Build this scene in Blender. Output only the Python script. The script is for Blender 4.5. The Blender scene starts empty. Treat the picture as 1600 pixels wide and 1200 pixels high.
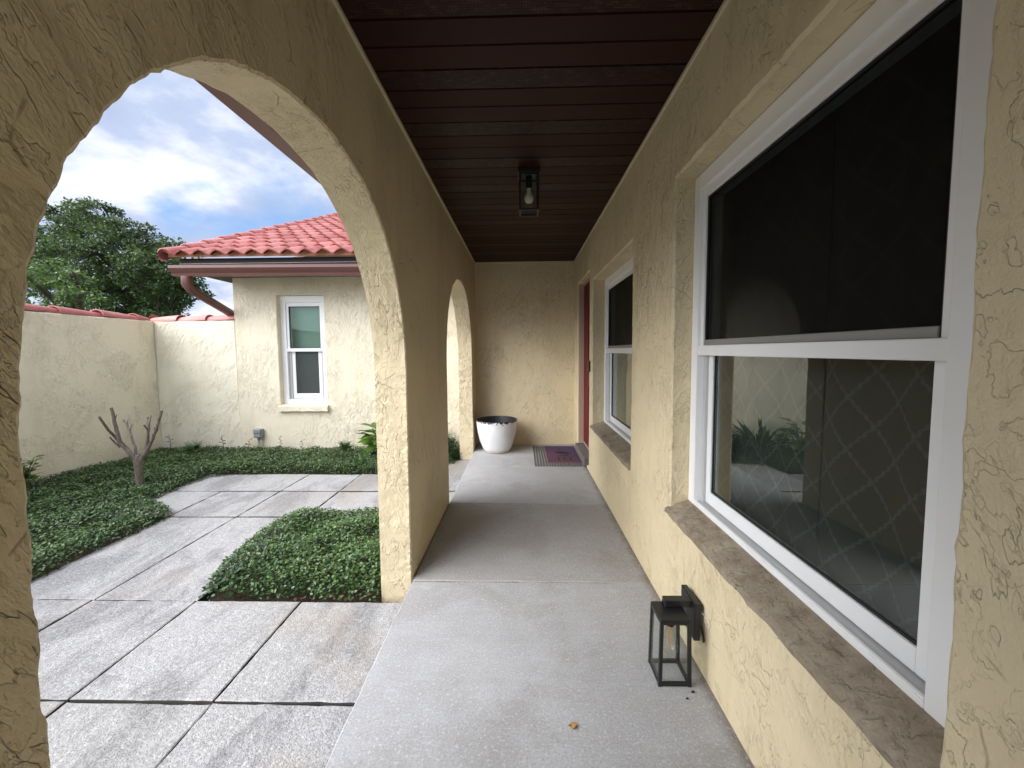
import bpy, math, random
import numpy as np
from mathutils import Vector, Matrix, noise
from mathutils.geometry import tessellate_polygon
random.seed(7); rng = np.random.default_rng(7)
R = math.radians
scene = bpy.context.scene
COL = scene.collection

# ------------------------------------------------------------------ camera model
H = 1.26
F, PITCH, YAW, ROLL, CX, CY = 604.982, .0649, .0230, -.0074, 801.8, 587.9   # in pixels of the 1600x1200 photograph
def ray(u, v):
    return cam_dir((u-CX)/F, -(v-CY)/F, 1.0)
def cam_dir(xx, uu, d):
    c, s = math.cos(ROLL), math.sin(ROLL); x = xx*c-uu*s; z = xx*s+uu*c
    c, s = math.cos(PITCH), math.sin(PITCH); y = d*c+z*s; z = -d*s+z*c
    c, s = math.cos(YAW), math.sin(YAW); return Vector((x*c-y*s, x*s+y*c, z))
def at(u, v, Y):
    r = ray(u, v); return r*(Y/r.y)+Vector((0, 0, H))

# ------------------------------------------------------------------ mesh helper
class MB:
    def __init__(s): s.v = []; s.f = []; s.m = []; s.t = []; s.sm = []
    def face(s, pts, m=0, t=0.5, sm=False):
        i = len(s.v); s.v += [tuple(p) for p in pts]; s.f.append(tuple(range(i, i+len(pts)))); s.m.append(m); s.t.append(t); s.sm.append(sm)
    def add(s, vs, fs, m=0, t=0.5, sm=False):
        i = len(s.v); s.v += [tuple(p) for p in vs]
        for f in fs: s.f.append(tuple(k+i for k in f)); s.m.append(m); s.t.append(t); s.sm.append(sm)
    def box(s, x0, x1, y0, y1, z0, z1, m=0, t=.5, P=None):
        vs = [(x, y, z) for z in (z0, z1) for y in (y0, y1) for x in (x0, x1)]
        if P: vs = [P(*q) for q in vs]
        s.add(vs, [(0, 2, 3, 1), (4, 5, 7, 6), (0, 1, 5, 4), (2, 6, 7, 3), (0, 4, 6, 2), (1, 3, 7, 5)], m, t)
        return s
    def tube(s, pts, rad, n=10, m=0, t=.5, caps=True, sm=True):
        pts = [Vector(p) for p in pts]; rings = []
        if not hasattr(rad, '__len__'): rad = [rad]*len(pts)
        up = None
        for i, p in enumerate(pts):
            d = (pts[min(i+1, len(pts)-1)]-pts[max(i-1, 0)]).normalized()
            if up is None:
                up = Vector((0, 0, 1)) if abs(d.z) < .9 else Vector((1, 0, 0))
            a = (up-d*up.dot(d)).normalized(); b = d.cross(a); up = a
            rings.append([p+(a*math.cos(2*math.pi*k/n)+b*math.sin(2*math.pi*k/n))*rad[i] for k in range(n)])
        vs = [q for r in rings for q in r]
        fs = [(i*n+k, i*n+(k+1) % n, (i+1)*n+(k+1) % n, (i+1)*n+k) for i in range(len(pts)-1) for k in range(n)]
        s.add(vs, fs, m, t, sm)
        if caps:
            s.face(rings[0][::-1], m, t); s.face(rings[-1], m, t)
        return s
    def lathe(s, prof, c, n=40, m=0, t=.5, sm=True):
        vs = [(c[0]+r*math.cos(2*math.pi*k/n), c[1]+r*math.sin(2*math.pi*k/n), c[2]+z) for r, z in prof for k in range(n)]
        fs = [(i*n+k, i*n+(k+1) % n, (i+1)*n+(k+1) % n, (i+1)*n+k) for i in range(len(prof)-1) for k in range(n)]
        s.add(vs, fs, m, t, sm); return s
    def prism(s, loop, P, d0, d1, m=0, t=.5):
        n = len(loop); a = [P(u, v, d0) for u, v in loop]; b = [P(u, v, d1) for u, v in loop]
        s.add(a+b, [tuple(range(n))[::-1], tuple(range(n, 2*n))]+[(i, (i+1) % n, n+(i+1) % n, n+i) for i in range(n)], m, t); return s
    def build(s, name, mats, parent=None, bevel=0, seg=1):
        off = Vector(parent_world(parent)) if parent else Vector((0, 0, 0))
        me = bpy.data.meshes.new(name)
        me.from_pydata([(x-off.x, y-off.y, z-off.z) for x, y, z in s.v], [], s.f)
        if not isinstance(mats, (list, tuple)): mats = [mats]
        for q in mats: me.materials.append(q)
        me.polygons.foreach_set('material_index', s.m)
        me.polygons.foreach_set('use_smooth', s.sm)
        at_ = me.attributes.new('tint', 'FLOAT', 'FACE'); at_.data.foreach_set('value', s.t)
        me.update()
        o = bpy.data.objects.new(name, me); COL.objects.link(o)
        if parent: o.parent = parent
        if bevel:
            b = o.modifiers.new('bevel', 'BEVEL'); b.width = bevel; b.segments = seg; b.limit_method = 'ANGLE'; b.angle_limit = R(40)
        return o
def parent_world(p):
    w = Vector((0, 0, 0))
    while p: w += p.location; p = p.parent
    return w
def thing(name, label, cat, loc=(0, 0, 0), group=None):
    o = bpy.data.objects.new(name, None); COL.objects.link(o); o.location = loc; o.empty_display_size = .1
    return tag(o, label, cat, group)
def tag(o, label=None, cat=None, group=None, kind=None):
    if label: o['label'] = label
    if cat: o['category'] = cat
    if group: o['group'] = group
    if kind: o['kind'] = kind
    return o
def recentre(o, c):
    """put a one-mesh thing's origin at its base"""
    c = Vector(c); o.data.transform(Matrix.Translation(-c)); o.location = c; return o

# ------------------------------------------------------------------ materials
class N:
    def __init__(s, name):
        s.mat = bpy.data.materials.new(name); s.mat.use_nodes = True; s.nt = s.mat.node_tree
        s.b = s.nt.nodes['Principled BSDF']; s.out = s.nt.nodes['Material Output']; s.co = None
    def n(s, typ, **kw):
        x = s.nt.nodes.new('ShaderNode'+typ)
        for k, v in kw.items(): setattr(x, k, v)
        return x
    def put(s, sock, v):
        if hasattr(v, 'is_output') or isinstance(v, bpy.types.NodeSocket): s.nt.links.new(v, sock)
        else: sock.default_value = v
    def coord(s, kind='Object'):
        if s.co is None: s.co = s.n('TexCoord').outputs[kind]
        return s.co
    def mapping(s, scale=(1, 1, 1), rot=(0, 0, 0), loc=(0, 0, 0), src=None):
        m = s.n('Mapping'); s.put(m.inputs['Vector'], src or s.coord()); m.inputs['Scale'].default_value = scale; m.inputs['Rotation'].default_value = rot; m.inputs['Location'].default_value = loc
        return m.outputs[0]
    def noise(s, scale, detail=3, rough=.5, dist=0, src=None, col=False):
        x = s.n('TexNoise'); s.put(x.inputs['Vector'], src or s.coord()); x.inputs['Scale'].default_value = scale; x.inputs['Detail'].default_value = detail; x.inputs['Roughness'].default_value = rough; x.inputs['Distortion'].default_value = dist
        return x.outputs[1 if col else 0]
    def voro(s, scale, feature='F1', src=None, out=0, rnd=1):
        x = s.n('TexVoronoi', feature=feature); s.put(x.inputs['Vector'], src or s.coord()); x.inputs['Scale'].default_value = scale; x.inputs['Randomness'].default_value = rnd
        return x.outputs[out]
    def ramp(s, fac, stops, interp='LINEAR'):
        x = s.n('ValToRGB'); s.put(x.inputs[0], fac); cr = x.color_ramp; cr.interpolation = interp
        while len(cr.elements) < len(stops): cr.elements.new(.5)
        for e, (p, c) in zip(cr.elements, stops):
            e.position = p; e.color = (c, c, c, 1) if not hasattr(c, '__len__') else (*c[:3], 1)
        return x.outputs[0]
    def math(s, op, a, b=0.0, c=0.0, clamp=False):
        x = s.n('Math', operation=op, use_clamp=clamp); s.put(x.inputs[0], a); s.put(x.inputs[1], b); s.put(x.inputs[2], c); return x.outputs[0]
    def mix(s, fac, a, b, blend='MIX'):
        x = s.n('Mix', data_type='RGBA', blend_type=blend); s.put(x.inputs[0], fac)
        for i, v in ((6, a), (7, b)): s.put(x.inputs[i], (*v[:3], 1) if hasattr(v, '__len__') else v)
        return x.outputs[2]
    def attr(s, name='tint'):
        return s.n('Attribute', attribute_name=name).outputs['Fac']
    def bump(s, h, strength=.5, dist=.01, normal=None):
        x = s.n('Bump'); s.put(x.inputs['Height'], h); x.inputs['Strength'].default_value = strength; x.inputs['Distance'].default_value = dist
        if normal is not None: s.put(x.inputs['Normal'], normal)
        return x.outputs[0]
    def set(s, color=None, rough=None, normal=None, metal=None, spec=None):
        if color is not None: s.put(s.b.inputs['Base Color'], (*color[:3], 1) if hasattr(color, '__len__') else color)
        if rough is not None: s.put(s.b.inputs['Roughness'], rough)
        if normal is not None: s.put(s.b.inputs['Normal'], normal)
        if metal is not None: s.put(s.b.inputs['Metallic'], metal)
        if spec is not None: s.b.inputs['Specular IOR Level'].default_value = spec
        return s.mat

def stucco(name, color, amp=1.0, rot=(0, .5, .4), dark=None, lines=1.0, swirl=1.0, spec=.35, dens=0.0, fs=1.0, edges=1.0):
    """hand-trowelled skip stucco: smooth flats broken by torn edges, short ridges and hairline gaps"""
    k = N(name)
    w = k.noise(3.1, 3, .55, 0, col=True)
    warp = k.n('VectorMath', operation='MULTIPLY_ADD'); k.put(warp.inputs[0], w)
    warp.inputs[1].default_value = (.10*swirl, .10*swirl, .10*swirl); k.put(warp.inputs[2], k.coord()); src = warp.outputs[0]
    # torn lips: each stroke rises gently and ends in a sharp broken edge
    def st(rot_, sc, loc=(0, 0, 0)):
        m = k.n('Mapping', vector_type='TEXTURE'); k.put(m.inputs['Vector'], src); m.inputs['Scale'].default_value = sc; m.inputs['Rotation'].default_value = rot_; m.inputs['Location'].default_value = loc
        return m.outputs[0]
    n1 = k.noise(6.0*fs, 6, .57, .15, st(rot, (1, 1, 1.7)))
    t1 = k.ramp(n1, [(.33, 0), (.40, .8), (.406, .1), (.485, 1.0), (.492, .15), (.57, 1.0), (.577, .2), (.68, .9)])
    n1b = k.noise(15*fs, 5, .6, .2, st(rot, (1, 1, 2.2), (2, 9, 4)))
    t2 = k.ramp(n1b, [(.40, 0), (.53, .9), (.54, 0), (.64, .8), (.65, .1)])
    # short raised dashes dragged by the trowel
    n2 = k.noise(34, 3, .55, .1, st(rot, (1, 1, 4.5)))
    d2 = k.ramp(n2, [(.58-dens, 0), (.605-dens, 1)])
    # hairline gaps between strokes, broken up
    gap = k.voro(5.2, 'DISTANCE_TO_EDGE', k.mapping((1, 1, .6), rot, src=k.n('VectorMath', operation='ADD').outputs[0]) if False else src)
    gl = k.math('MULTIPLY', k.ramp(gap, [(.003, 1), (.011, 0)]), k.ramp(k.noise(9, 3, .6), [(.55, 0), (.60, 1)]))
    msk = k.ramp(k.noise(2.4, 3, .55, 0, k.mapping(loc=(1, 3, 2))), [(.44, .0), (.56, 1)])
    msk2 = k.ramp(k.noise(2.9, 3, .5, 0, k.mapping(loc=(5, 5, 5))), [(.42, .12), (.58, 1)])
    fine = k.noise(130, 4, .65); med = k.noise(22, 3, .5)
    h = k.math('MULTIPLY', k.math('MULTIPLY', t1, msk2), .80*edges)
    h = k.math('MULTIPLY_ADD', k.math('MULTIPLY', t2, msk), .50*edges, h)
    h = k.math('MULTIPLY_ADD', k.math('MULTIPLY', d2, msk), .55*lines, h)
    h = k.math('MULTIPLY_ADD', gl, -.22, h)
    h = k.math('MULTIPLY_ADD', fine, .17, h)
    h = k.math('MULTIPLY_ADD', med, .22, h)
    nb = k.bump(h, 1.0, .0054*amp)
    big = k.noise(.9, 4, .6)
    c = k.mix(k.ramp(big, [(.35, 0), (.7, 1)]), [q*.94 for q in color], [min(1, q*1.04) for q in color])
    run = k.ramp(k.noise(4.5, 5, .65, .2, k.mapping((1, 1, .16), loc=(2, 1, 6))), [(.54, 0), (.68, .32)])
    c = k.mix(run, c, [color[0]*.74, color[1]*.70, color[2]*.62])
    if dark:      # darker tone in the hairline gaps
        c = k.mix(k.math('MULTIPLY', gl, .5), c, dark)
    return k.set(c, .62, nb, spec=spec)

CREAM = (.72, .615, .405)
M = {}
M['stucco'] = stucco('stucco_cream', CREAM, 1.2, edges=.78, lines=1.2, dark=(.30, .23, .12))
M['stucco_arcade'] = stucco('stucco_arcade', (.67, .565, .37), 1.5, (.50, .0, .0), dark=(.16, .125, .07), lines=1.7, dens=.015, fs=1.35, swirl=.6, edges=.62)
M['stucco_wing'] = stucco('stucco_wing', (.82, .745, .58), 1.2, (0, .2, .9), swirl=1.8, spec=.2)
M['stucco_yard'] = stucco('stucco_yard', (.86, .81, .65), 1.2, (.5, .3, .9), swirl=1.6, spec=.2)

def m_plain(name, color, rough=.5, metal=0, bump=0, bscale=60, var=.06, spec=.5):
    k = N(name); n_ = k.noise(bscale*.12, 4, .6)
    c = k.mix(n_, [q*(1-var) for q in color], [min(1, q*(1+var)) for q in color])
    nb = k.bump(k.noise(bscale, 4, .6), .4, bump) if bump else None
    return k.set(c, rough, nb, metal, spec)
M['white'] = m_plain('white_vinyl', (.86, .87, .88), .32, bscale=30, var=.03)
M['track'] = m_plain('grey_track', (.48, .48, .48), .5)
M['alu'] = m_plain('aluminium_bar', (.30, .30, .30), .45, .3)
M['gasket'] = m_plain('black_gasket', (.012, .012, .012), .5)
M['brown'] = m_plain('brown_aluminium', (.135, .060, .052), .38, bscale=18, var=.16)
M['brown_dark'] = m_plain('dark_brown_fascia', (.052, .031, .028), .65, bscale=18, var=.2)
M['closure'] = m_plain('terracotta_closure', (.42, .20, .115), .8, bump=.003)
M['red_door'] = m_plain('red_door_paint', (.125, .005, .009), .5, spec=.2)
M['jamb'] = m_plain('pinkish_jamb', (.50, .36, .27), .6, bump=.002)
M['black'] = m_plain('black_metal', (.010, .011, .013), .42, bump=.0004, bscale=300, var=.2)
M['black_plastic'] = m_plain('black_plastic', (.012, .012, .013), .3)
M['grey_box'] = m_plain('grey_plastic', (.26, .28, .30), .5)
M['conduit'] = m_plain('grey_conduit', (.48, .47, .44), .5)
M['room'] = m_plain('room_paint', (.22, .20, .18), .8)
M['blind'] = m_plain('white_blind', (.55, .62, .58), .6)
M['trim'] = m_plain('cream_trim', (.66, .58, .42), .5)
M['copper'] = m_plain('copper_filament', (.75, .35, .12), .35)
M['bulb_white'] = m_plain('bulb_white', (.75, .72, .66), .35)
M['lampbase'] = m_plain('lamp_base', (.03, .03, .03), .4)

def m_concrete():
    k = N('porch_concrete'); co = k.coord()
    big = k.noise(1.3, 5, .6); mid = k.noise(9, 5, .65); fine = k.noise(160, 3, .7)
    c = k.mix(k.ramp(big, [(.3, 0), (.72, 1)]), (.325, .327, .338), (.425, .43, .445))
    c = k.mix(k.ramp(mid, [(.35, .35), (.6, 0)]), c, (.30, .285, .27))
    # brushed marks across the slab
    br = k.noise(7, 5, .7, .4, k.mapping((.5, 5, 1)))
    c = k.mix(k.ramp(br, [(.45, 0), (.75, .18)]), c, (.52, .515, .515))
    # the browner, darker slab by the first pier
    sep = k.n('SeparateXYZ'); k.put(sep.inputs[0], co)
    y = sep.outputs[1]
    inside = k.math('MULTIPLY', k.math('GREATER_THAN', y, 2.045), k.math('LESS_THAN', y, 3.13))
    c = k.mix(k.math('MULTIPLY', inside, k.ramp(k.noise(1.9, 4, .6), [(.3, .15), (.6, .6)])), c, (.285, .268, .248))
    st = k.ramp(k.noise(2.2, 6, .68, .4, k.mapping(loc=(8, 1, 0))), [(.52, 0), (.62, .38)])
    c = k.mix(st, c, (.24, .225, .205))
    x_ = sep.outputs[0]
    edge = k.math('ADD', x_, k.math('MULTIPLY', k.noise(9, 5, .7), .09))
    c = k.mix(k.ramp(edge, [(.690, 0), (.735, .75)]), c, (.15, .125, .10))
    # little rust/dirt specks
    vs = k.voro(9, 'F1'); sp = k.ramp(vs, [(.025, 1), (.045, 0)])
    sel = k.math('GREATER_THAN', k.noise(3.1, 1), .56)
    c = k.mix(k.math('MULTIPLY', sp, sel), c, (.10, .085, .07))
    c = k.mix(k.ramp(fine, [(.36, .42), (.52, 0)]), c, (.17, .165, .16))
    c = k.mix(k.ramp(k.noise(95, 3, .6, 0, k.mapping(loc=(3, 2, 1))), [(.56, 0), (.7, .5)]), c, (.6, .6, .61))
    ws = k.ramp(k.voro(47, 'F1'), [(.07, .3), (.1, 0)])
    c = k.mix(k.math('MULTIPLY', ws, k.math('GREATER_THAN', k.noise(11, 2), .55)), c, (.72, .72, .72))
    h = k.math('MULTIPLY_ADD', k.noise(90, 4, .7), .5, k.math('MULTIPLY', k.noise(14, 3), .6))
    return k.set(c, k.ramp(mid, [(.3, .62), (.7, .82)]), k.bump(h, .6, .0022), spec=.3)
M['concrete'] = m_concrete()

def m_paver():
    k = N('aggregate_paver'); tint = k.attr()
    big = k.noise(2.6, 5, .65, .5); v = k.voro(135, 'F1', out=1)
    vsep = k.n('SeparateColor'); k.put(vsep.inputs[0], v)
    peb = k.ramp(vsep.outputs[0], [(.0, (.20, .19, .19)), (.35, (.29, .288, .29)), (.7, (.40, .397, .397)), (.94, (.44, .44, .445)), (1, (.66, .655, .655))])
    base = k.mix(k.ramp(tint, [(0, 0), (1, 1)]), (.295, .290, .286), (.37, .366, .366))
    c = k.mix(.50, base, peb)
    streak = k.noise(3.2, 6, .7, .5, k.mapping((1, .45, 1), (0, 0, .75)))
    grain = k.ramp(k.noise(70, 4, .7), [(.36, 1.0), (.62, .25)])
    c = k.mix(k.math('MULTIPLY', k.ramp(streak, [(.47, 0), (.60, .85)]), grain), c, (.125, .124, .128))
    st = k.ramp(k.noise(1.1, 5, .6, .3, k.mapping(loc=(4, 2, 0))), [(.54, 0), (.68, .5)])
    c = k.mix(st, c, (.33, .275, .22))
    low = k.ramp(tint, [(.0, .55), (.25, 0)])
    c = k.mix(low, c, (.33, .30, .265))
    d = k.voro(135, 'F1')
    h = k.math('MULTIPLY_ADD', k.ramp(d, [(0, 1), (.5, 0)]), .7, k.math('MULTIPLY', k.noise(30, 4, .6), .6))
    return k.set(c, .68, k.bump(h, .8, .003), spec=.3)
M['paver'] = m_paver()
def m_soil():
    k = N('mulch_soil'); c = k.ramp(k.noise(45, 6, .7), [(.3, (.018, .011, .007)), (.55, (.06, .037, .024)), (.8, (.11, .075, .05))])
    return k.set(c, .9, k.bump(k.noise(60, 5, .7), 1, .015))
M['soil'] = m_soil()
M['joint'] = m_plain('joint_grime', (.055, .05, .042), .95, bump=.004)
def m_lawn():
    k = N('far_grass'); c = k.ramp(k.noise(3, 6, .7), [(.3, (.03, .055, .015)), (.7, (.07, .11, .03))])
    return k.set(c, .9, k.bump(k.noise(20, 5, .7), 1, .03))
M['lawn'] = m_lawn()
def m_soffit(vent):
    k = N('soffit_vented' if vent else 'soffit_board')
    tint = k.attr()
    c = k.mix(k.ramp(k.noise(3, 4, .6, 0, k.mapping((.6, 6, 1))), [(.3, 0), (.7, 1)]), (.025, .0066, .0048), (.037, .0095, .0068))
    c = k.mix(k.math('MULTIPLY', tint, .5), c, (.019, .0052, .004))
    nb = k.bump(k.noise(8, 4, .6, 0, k.mapping((.5, 5, 1))), .3, .002)
    rough = .5
    if vent:
        m = k.mapping((95, 95, 95)); f = k.n('VectorMath', operation='FRACTION'); k.put(f.inputs[0], m)
        d = k.n('VectorMath', operation='DISTANCE'); sep = k.n('SeparateXYZ'); k.put(sep.inputs[0], f.outputs[0])
        cb = k.n('CombineXYZ'); k.put(cb.inputs[0], sep.outputs[0]); k.put(cb.inputs[1], sep.outputs[1])
        k.put(d.inputs[0], cb.outputs[0]); d.inputs[1].default_value = (.5, .5, 0)
        hole = k.math('LESS_THAN', d.outputs['Value'], .27)
        c = k.mix(k.ramp(k.noise(60, 4, .7, 0, k.mapping((.35, 1, 1))), [(.52, 0), (.62, .8)]), c, (.075, .034, .026)); c = k.mix(hole, c, (.003, .002, .002)); rough = .42
        nb = k.bump(k.noise(40, 3, .6, 0, k.mapping((1, .3, 1))), .6, .004)
    return k.set(c, rough, nb, spec=.18)
M['soffit'] = m_soffit(False); M['soffit_v'] = m_soffit(True)
def m_tile():
    k = N('red_roof_tile'); t = k.attr()
    c = k.mix(t, (.37, .105, .088), (.55, .215, .185))
    c = k.mix(k.ramp(k.noise(4, 5, .65), [(.45, 0), (.75, .35)]), c, (.60, .30, .27))
    c = k.mix(k.ramp(k.noise(7, 5, .7, .3, k.mapping(loc=(3, 3, 3))), [(.50, 0), (.66, .6)]), c, (.22, .065, .055))
    return k.set(c, .5, k.bump(k.noise(40, 4, .6), .5, .004), spec=.4)
M['tile'] = m_tile()
def m_sill():
    k = N('weathered_sill'); n_ = k.noise(11, 6, .65, 0)
    c = k.ramp(n_, [(.3, (.20, .155, .11)), (.5, (.30, .25, .185)), (.66, (.36, .305, .23)), (.8, (.43, .38, .30))])
    sp = k.ramp(k.voro(8), [(.03, 1), (.05, 0)])
    c = k.mix(k.math('MULTIPLY', sp, k.math('GREATER_THAN', k.noise(5), .55)), c, (.03, .025, .02))
    h = k.math('MULTIPLY_ADD', k.ramp(k.noise(19, 5, .6, .1), [(.42, 0), (.48, .6), (.6, 1)]), .8, k.math('MULTIPLY', k.noise(60, 4, .6), .5))
    return k.set(c, .8, k.bump(h, 1, .006), spec=.2)
M['sill'] = m_sill()
def m_glass(name, tint, refl=1.0, rough=0.0):
    k = N(name); nt = k.nt
    fr = k.n('Fresnel'); fr.inputs[0].default_value = 1.5
    front = k.math('SUBTRACT', 1.0, k.n('NewGeometry').outputs['Backfacing'])
    f = k.math('MULTIPLY', k.math('MULTIPLY', fr.outputs[0], refl, clamp=True), front)
    tr = k.n('BsdfTransparent'); tr.inputs[0].default_value = (*tint, 1)
    gl = k.n('BsdfGlossy'); gl.inputs['Roughness'].default_value = rough; gl.inputs[0].default_value = (.95, 1, .97, 1)
    mx = k.n('MixShader'); k.put(mx.inputs[0], f); nt.links.new(tr.outputs[0], mx.inputs[1]); nt.links.new(gl.outputs[0], mx.inputs[2])
    nt.links.new(mx.outputs[0], k.out.inputs[0]); nt.nodes.remove(k.b); return k.mat
M['glass'] = m_glass('window_glass', (.80, .85, .84), 1.8)
M['glass_wing'] = m_glass('wing_window_glass', (.80, .885, .85), 1.6)
M['glass_lamp'] = m_glass('lamp_glass', (.95, .96, .95), 1.0, .02)
def m_screen(name, op, col):
    k = N(name); nt = k.nt
    d = k.n('BsdfDiffuse'); d.inputs[0].default_value = (*col, 1); tr = k.n('BsdfTransparent')
    v = k.noise(30, 3, .6, 0, k.mapping((1, 1, .05)))
    mx = k.n('MixShader'); k.put(mx.inputs[0], k.math('MULTIPLY_ADD', v, .1, op-.05)); nt.links.new(tr.outputs[0], mx.inputs[1]); nt.links.new(d.outputs[0], mx.inputs[2])
    nt.links.new(mx.outputs[0], k.out.inputs[0]); nt.nodes.remove(k.b); return k.mat
M['screen'] = m_screen('insect_screen', .42, (.018, .0175, .017))
M['screen_wing'] = m_screen('insect_screen_wing', .40, (.10, .11, .11))
def m_curtain():
    k = N('lattice_curtain'); sep = k.n('SeparateXYZ'); k.put(sep.inputs[0], k.coord())
    u = k.math('MULTIPLY', sep.outputs[1], 1/.128); v = k.math('MULTIPLY', sep.outputs[2], 1/.150)
    zig = k.math('MULTIPLY', k.math('PINGPONG', k.math('MULTIPLY', v, 8), .5), .11)
    L = None
    for sgn in (1, -1):
        w = k.math('ADD', k.math('MULTIPLY_ADD', v, sgn, u), zig)
        f = k.math('ABSOLUTE', k.math('SUBTRACT', k.math('FRACT', k.math('ADD', w, 40)), .5))
        l = k.math('LESS_THAN', f, .04); L = l if L is None else k.math('MAXIMUM', L, l)
    c = k.mix(k.math('MULTIPLY', L, k.ramp(k.noise(60, 3), [(.3, .6), (.6, 1)])), (.07, .068, .066), (.125, .127, .126))
    return k.set(c, .9, k.bump(k.noise(220, 2), .4, .001), spec=.1)
M['curtain'] = m_curtain()
def m_pot():
    k = N('glazed_pot'); sep = k.n('SeparateXYZ'); k.put(sep.inputs[0], k.coord())
    z = sep.outputs[2]
    n_ = k.noise(34, 6, .7, .3)
    thr = k.ramp(k.math('MULTIPLY', z, 2.4), [(.62, .05), (.80, .36), (.90, .42), (.955, .60), (1, .72)])
    chip = k.math('GREATER_THAN', k.math('SUBTRACT', thr, k.math('ADD', n_, .02)), 0)
    c = k.mix(k.ramp(k.noise(6, 5, .6), [(.3, 0), (.7, 1)]), (.70, .69, .67), (.80, .80, .80))
    c = k.mix(k.ramp(k.math('MULTIPLY_ADD', k.noise(14, 4), .08, z), [(.03, .75), (.10, 0)]), c, (.50, .39, .28))
    c = k.mix(chip, c, (.028, .028, .036))
    return k.set(c, .25, k.bump(k.noise(18, 3), .2, .004))
M['pot'] = m_pot()
M['pot_in'] = m_plain('pot_inside', (.022, .022, .028), .5, bump=.003)
def m_ribmat():
    k = N('ribbed_mat'); sep = k.n('SeparateXYZ'); k.put(sep.inputs[0], k.coord())
    w = k.math('PINGPONG', k.math('MULTIPLY', sep.outputs[0], 66), 1.0)
    c = k.mix(w, (.07, .07, .072), (.20, .20, .20)); return k.set(c, .9, k.bump(w, 1, .006))
M['ribmat'] = m_ribmat()
def m_purplemat():
    k = N('purple_mat'); sep = k.n('SeparateXYZ'); k.put(sep.inputs[0], k.coord())
    g = k.math('ADD', k.math('MULTIPLY_ADD', sep.outputs[1], .9, .2), k.math('MULTIPLY', sep.outputs[0], .9)); g = k.math('MULTIPLY_ADD', k.noise(7, 4), .5, k.math('SUBTRACT', g, .25))
    c = k.ramp(g, [(.05, (.15, .075, .095)), (.4, (.105, .068, .135)), (.95, (.075, .065, .17))])
    c = k.mix(k.ramp(k.noise(150, 3, .7), [(.35, .5), (.6, 0)]), c, (.04, .03, .07))
    return k.set(c, .95, k.bump(k.noise(260, 3, .7), 1, .006), spec=.1)
M['purplemat'] = m_purplemat()
M['matblack'] = m_plain('mat_print', (.012, .010, .016), .95, bump=.004, bscale=260)
M['matedge'] = m_plain('mat_edge', (.22, .11, .10), .9)
def m_leaf(name, stops, rough=.38, trans=.25):
    k = N(name); t = k.attr()
    c = k.ramp(t, stops); k.set(c, rough, spec=.45)
    tl = k.n('BsdfTranslucent'); k.put(tl.inputs[0], k.mix(.5, c, (.12, .2, .03)))
    mx = k.n('MixShader'); mx.inputs[0].default_value = trans; k.nt.links.new(k.b.outputs[0], mx.inputs[1]); k.nt.links.new(tl.outputs[0], mx.inputs[2]); k.nt.links.new(mx.outputs[0], k.out.inputs[0])
    return k.mat
M['jasmine'] = m_leaf('jasmine_leaves', [(0, (.012, .030, .011)), (.35, (.032, .074, .025)), (.7, (.078, .15, .046)), (.9, (.125, .20, .06)), (.97, (.14, .19, .045)), (1, (.16, .085, .04))], .34, .15)
M['oak'] = m_leaf('oak_leaves', [(0, (.026, .050, .022)), (.5, (.064, .108, .042)), (.85, (.11, .165, .058)), (1, (.16, .21, .075))], .5, .25)
M['lime'] = m_leaf('light_tree_leaves', [(0, (.05, .095, .03)), (.5, (.105, .185, .055)), (1, (.17, .26, .08))], .5, .3)
M['bright'] = m_leaf('bright_leaves', [(0, (.06, .13, .02)), (.5, (.12, .24, .035)), (.85, (.22, .34, .05)), (1, (.36, .40, .05))], .35, .3)
M['fern'] = m_leaf('fern_leaves', [(0, (.03, .085, .02)), (1, (.075, .17, .04))], .45, .3)
M['pale'] = m_leaf('pale_leaves', [(0, (.55, .52, .48)), (1, (.70, .66, .64))], .6, .2)
def m_bark(name, a, b):
    k = N(name); n_ = k.noise(30, 6, .7, .3, k.mapping((1, 1, .3)))
    return k.set(k.mix(k.ramp(n_, [(.35, 0), (.65, 1)]), a, b), .9, k.bump(n_, 1, .008))
M['bark'] = m_bark('grey_bark', (.085, .066, .055), (.24, .20, .175))
M['oakbark'] = m_bark('oak_bark', (.035, .027, .022), (.10, .08, .065))
M['leaf_dry'] = m_plain('dry_leaf', (.38, .22, .06), .7, var=.3)
M['leaf_brown'] = m_plain('brown_leaf', (.11, .05, .03), .7, var=.3)
M['dropping'] = m_plain('dark_crumb', (.03, .022, .016), .9)
M['wire_white'] = m_plain('white_wire', (.6, .58, .52), .5)
M['glass_bulb'] = m_glass('bulb_glass', (.93, .92, .88), 1.2)

# ------------------------------------------------------------------ dimensions
XL, XLo, XR, ZC, D = -.617, -.79, .695, 2.43, 5.161
YB = -1.7       # where the porch opens behind the viewer
ZG = -.10       # paving level
def nz(a, b, c, s): return noise.noise(Vector((a*s, b*s, c*s)))

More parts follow.
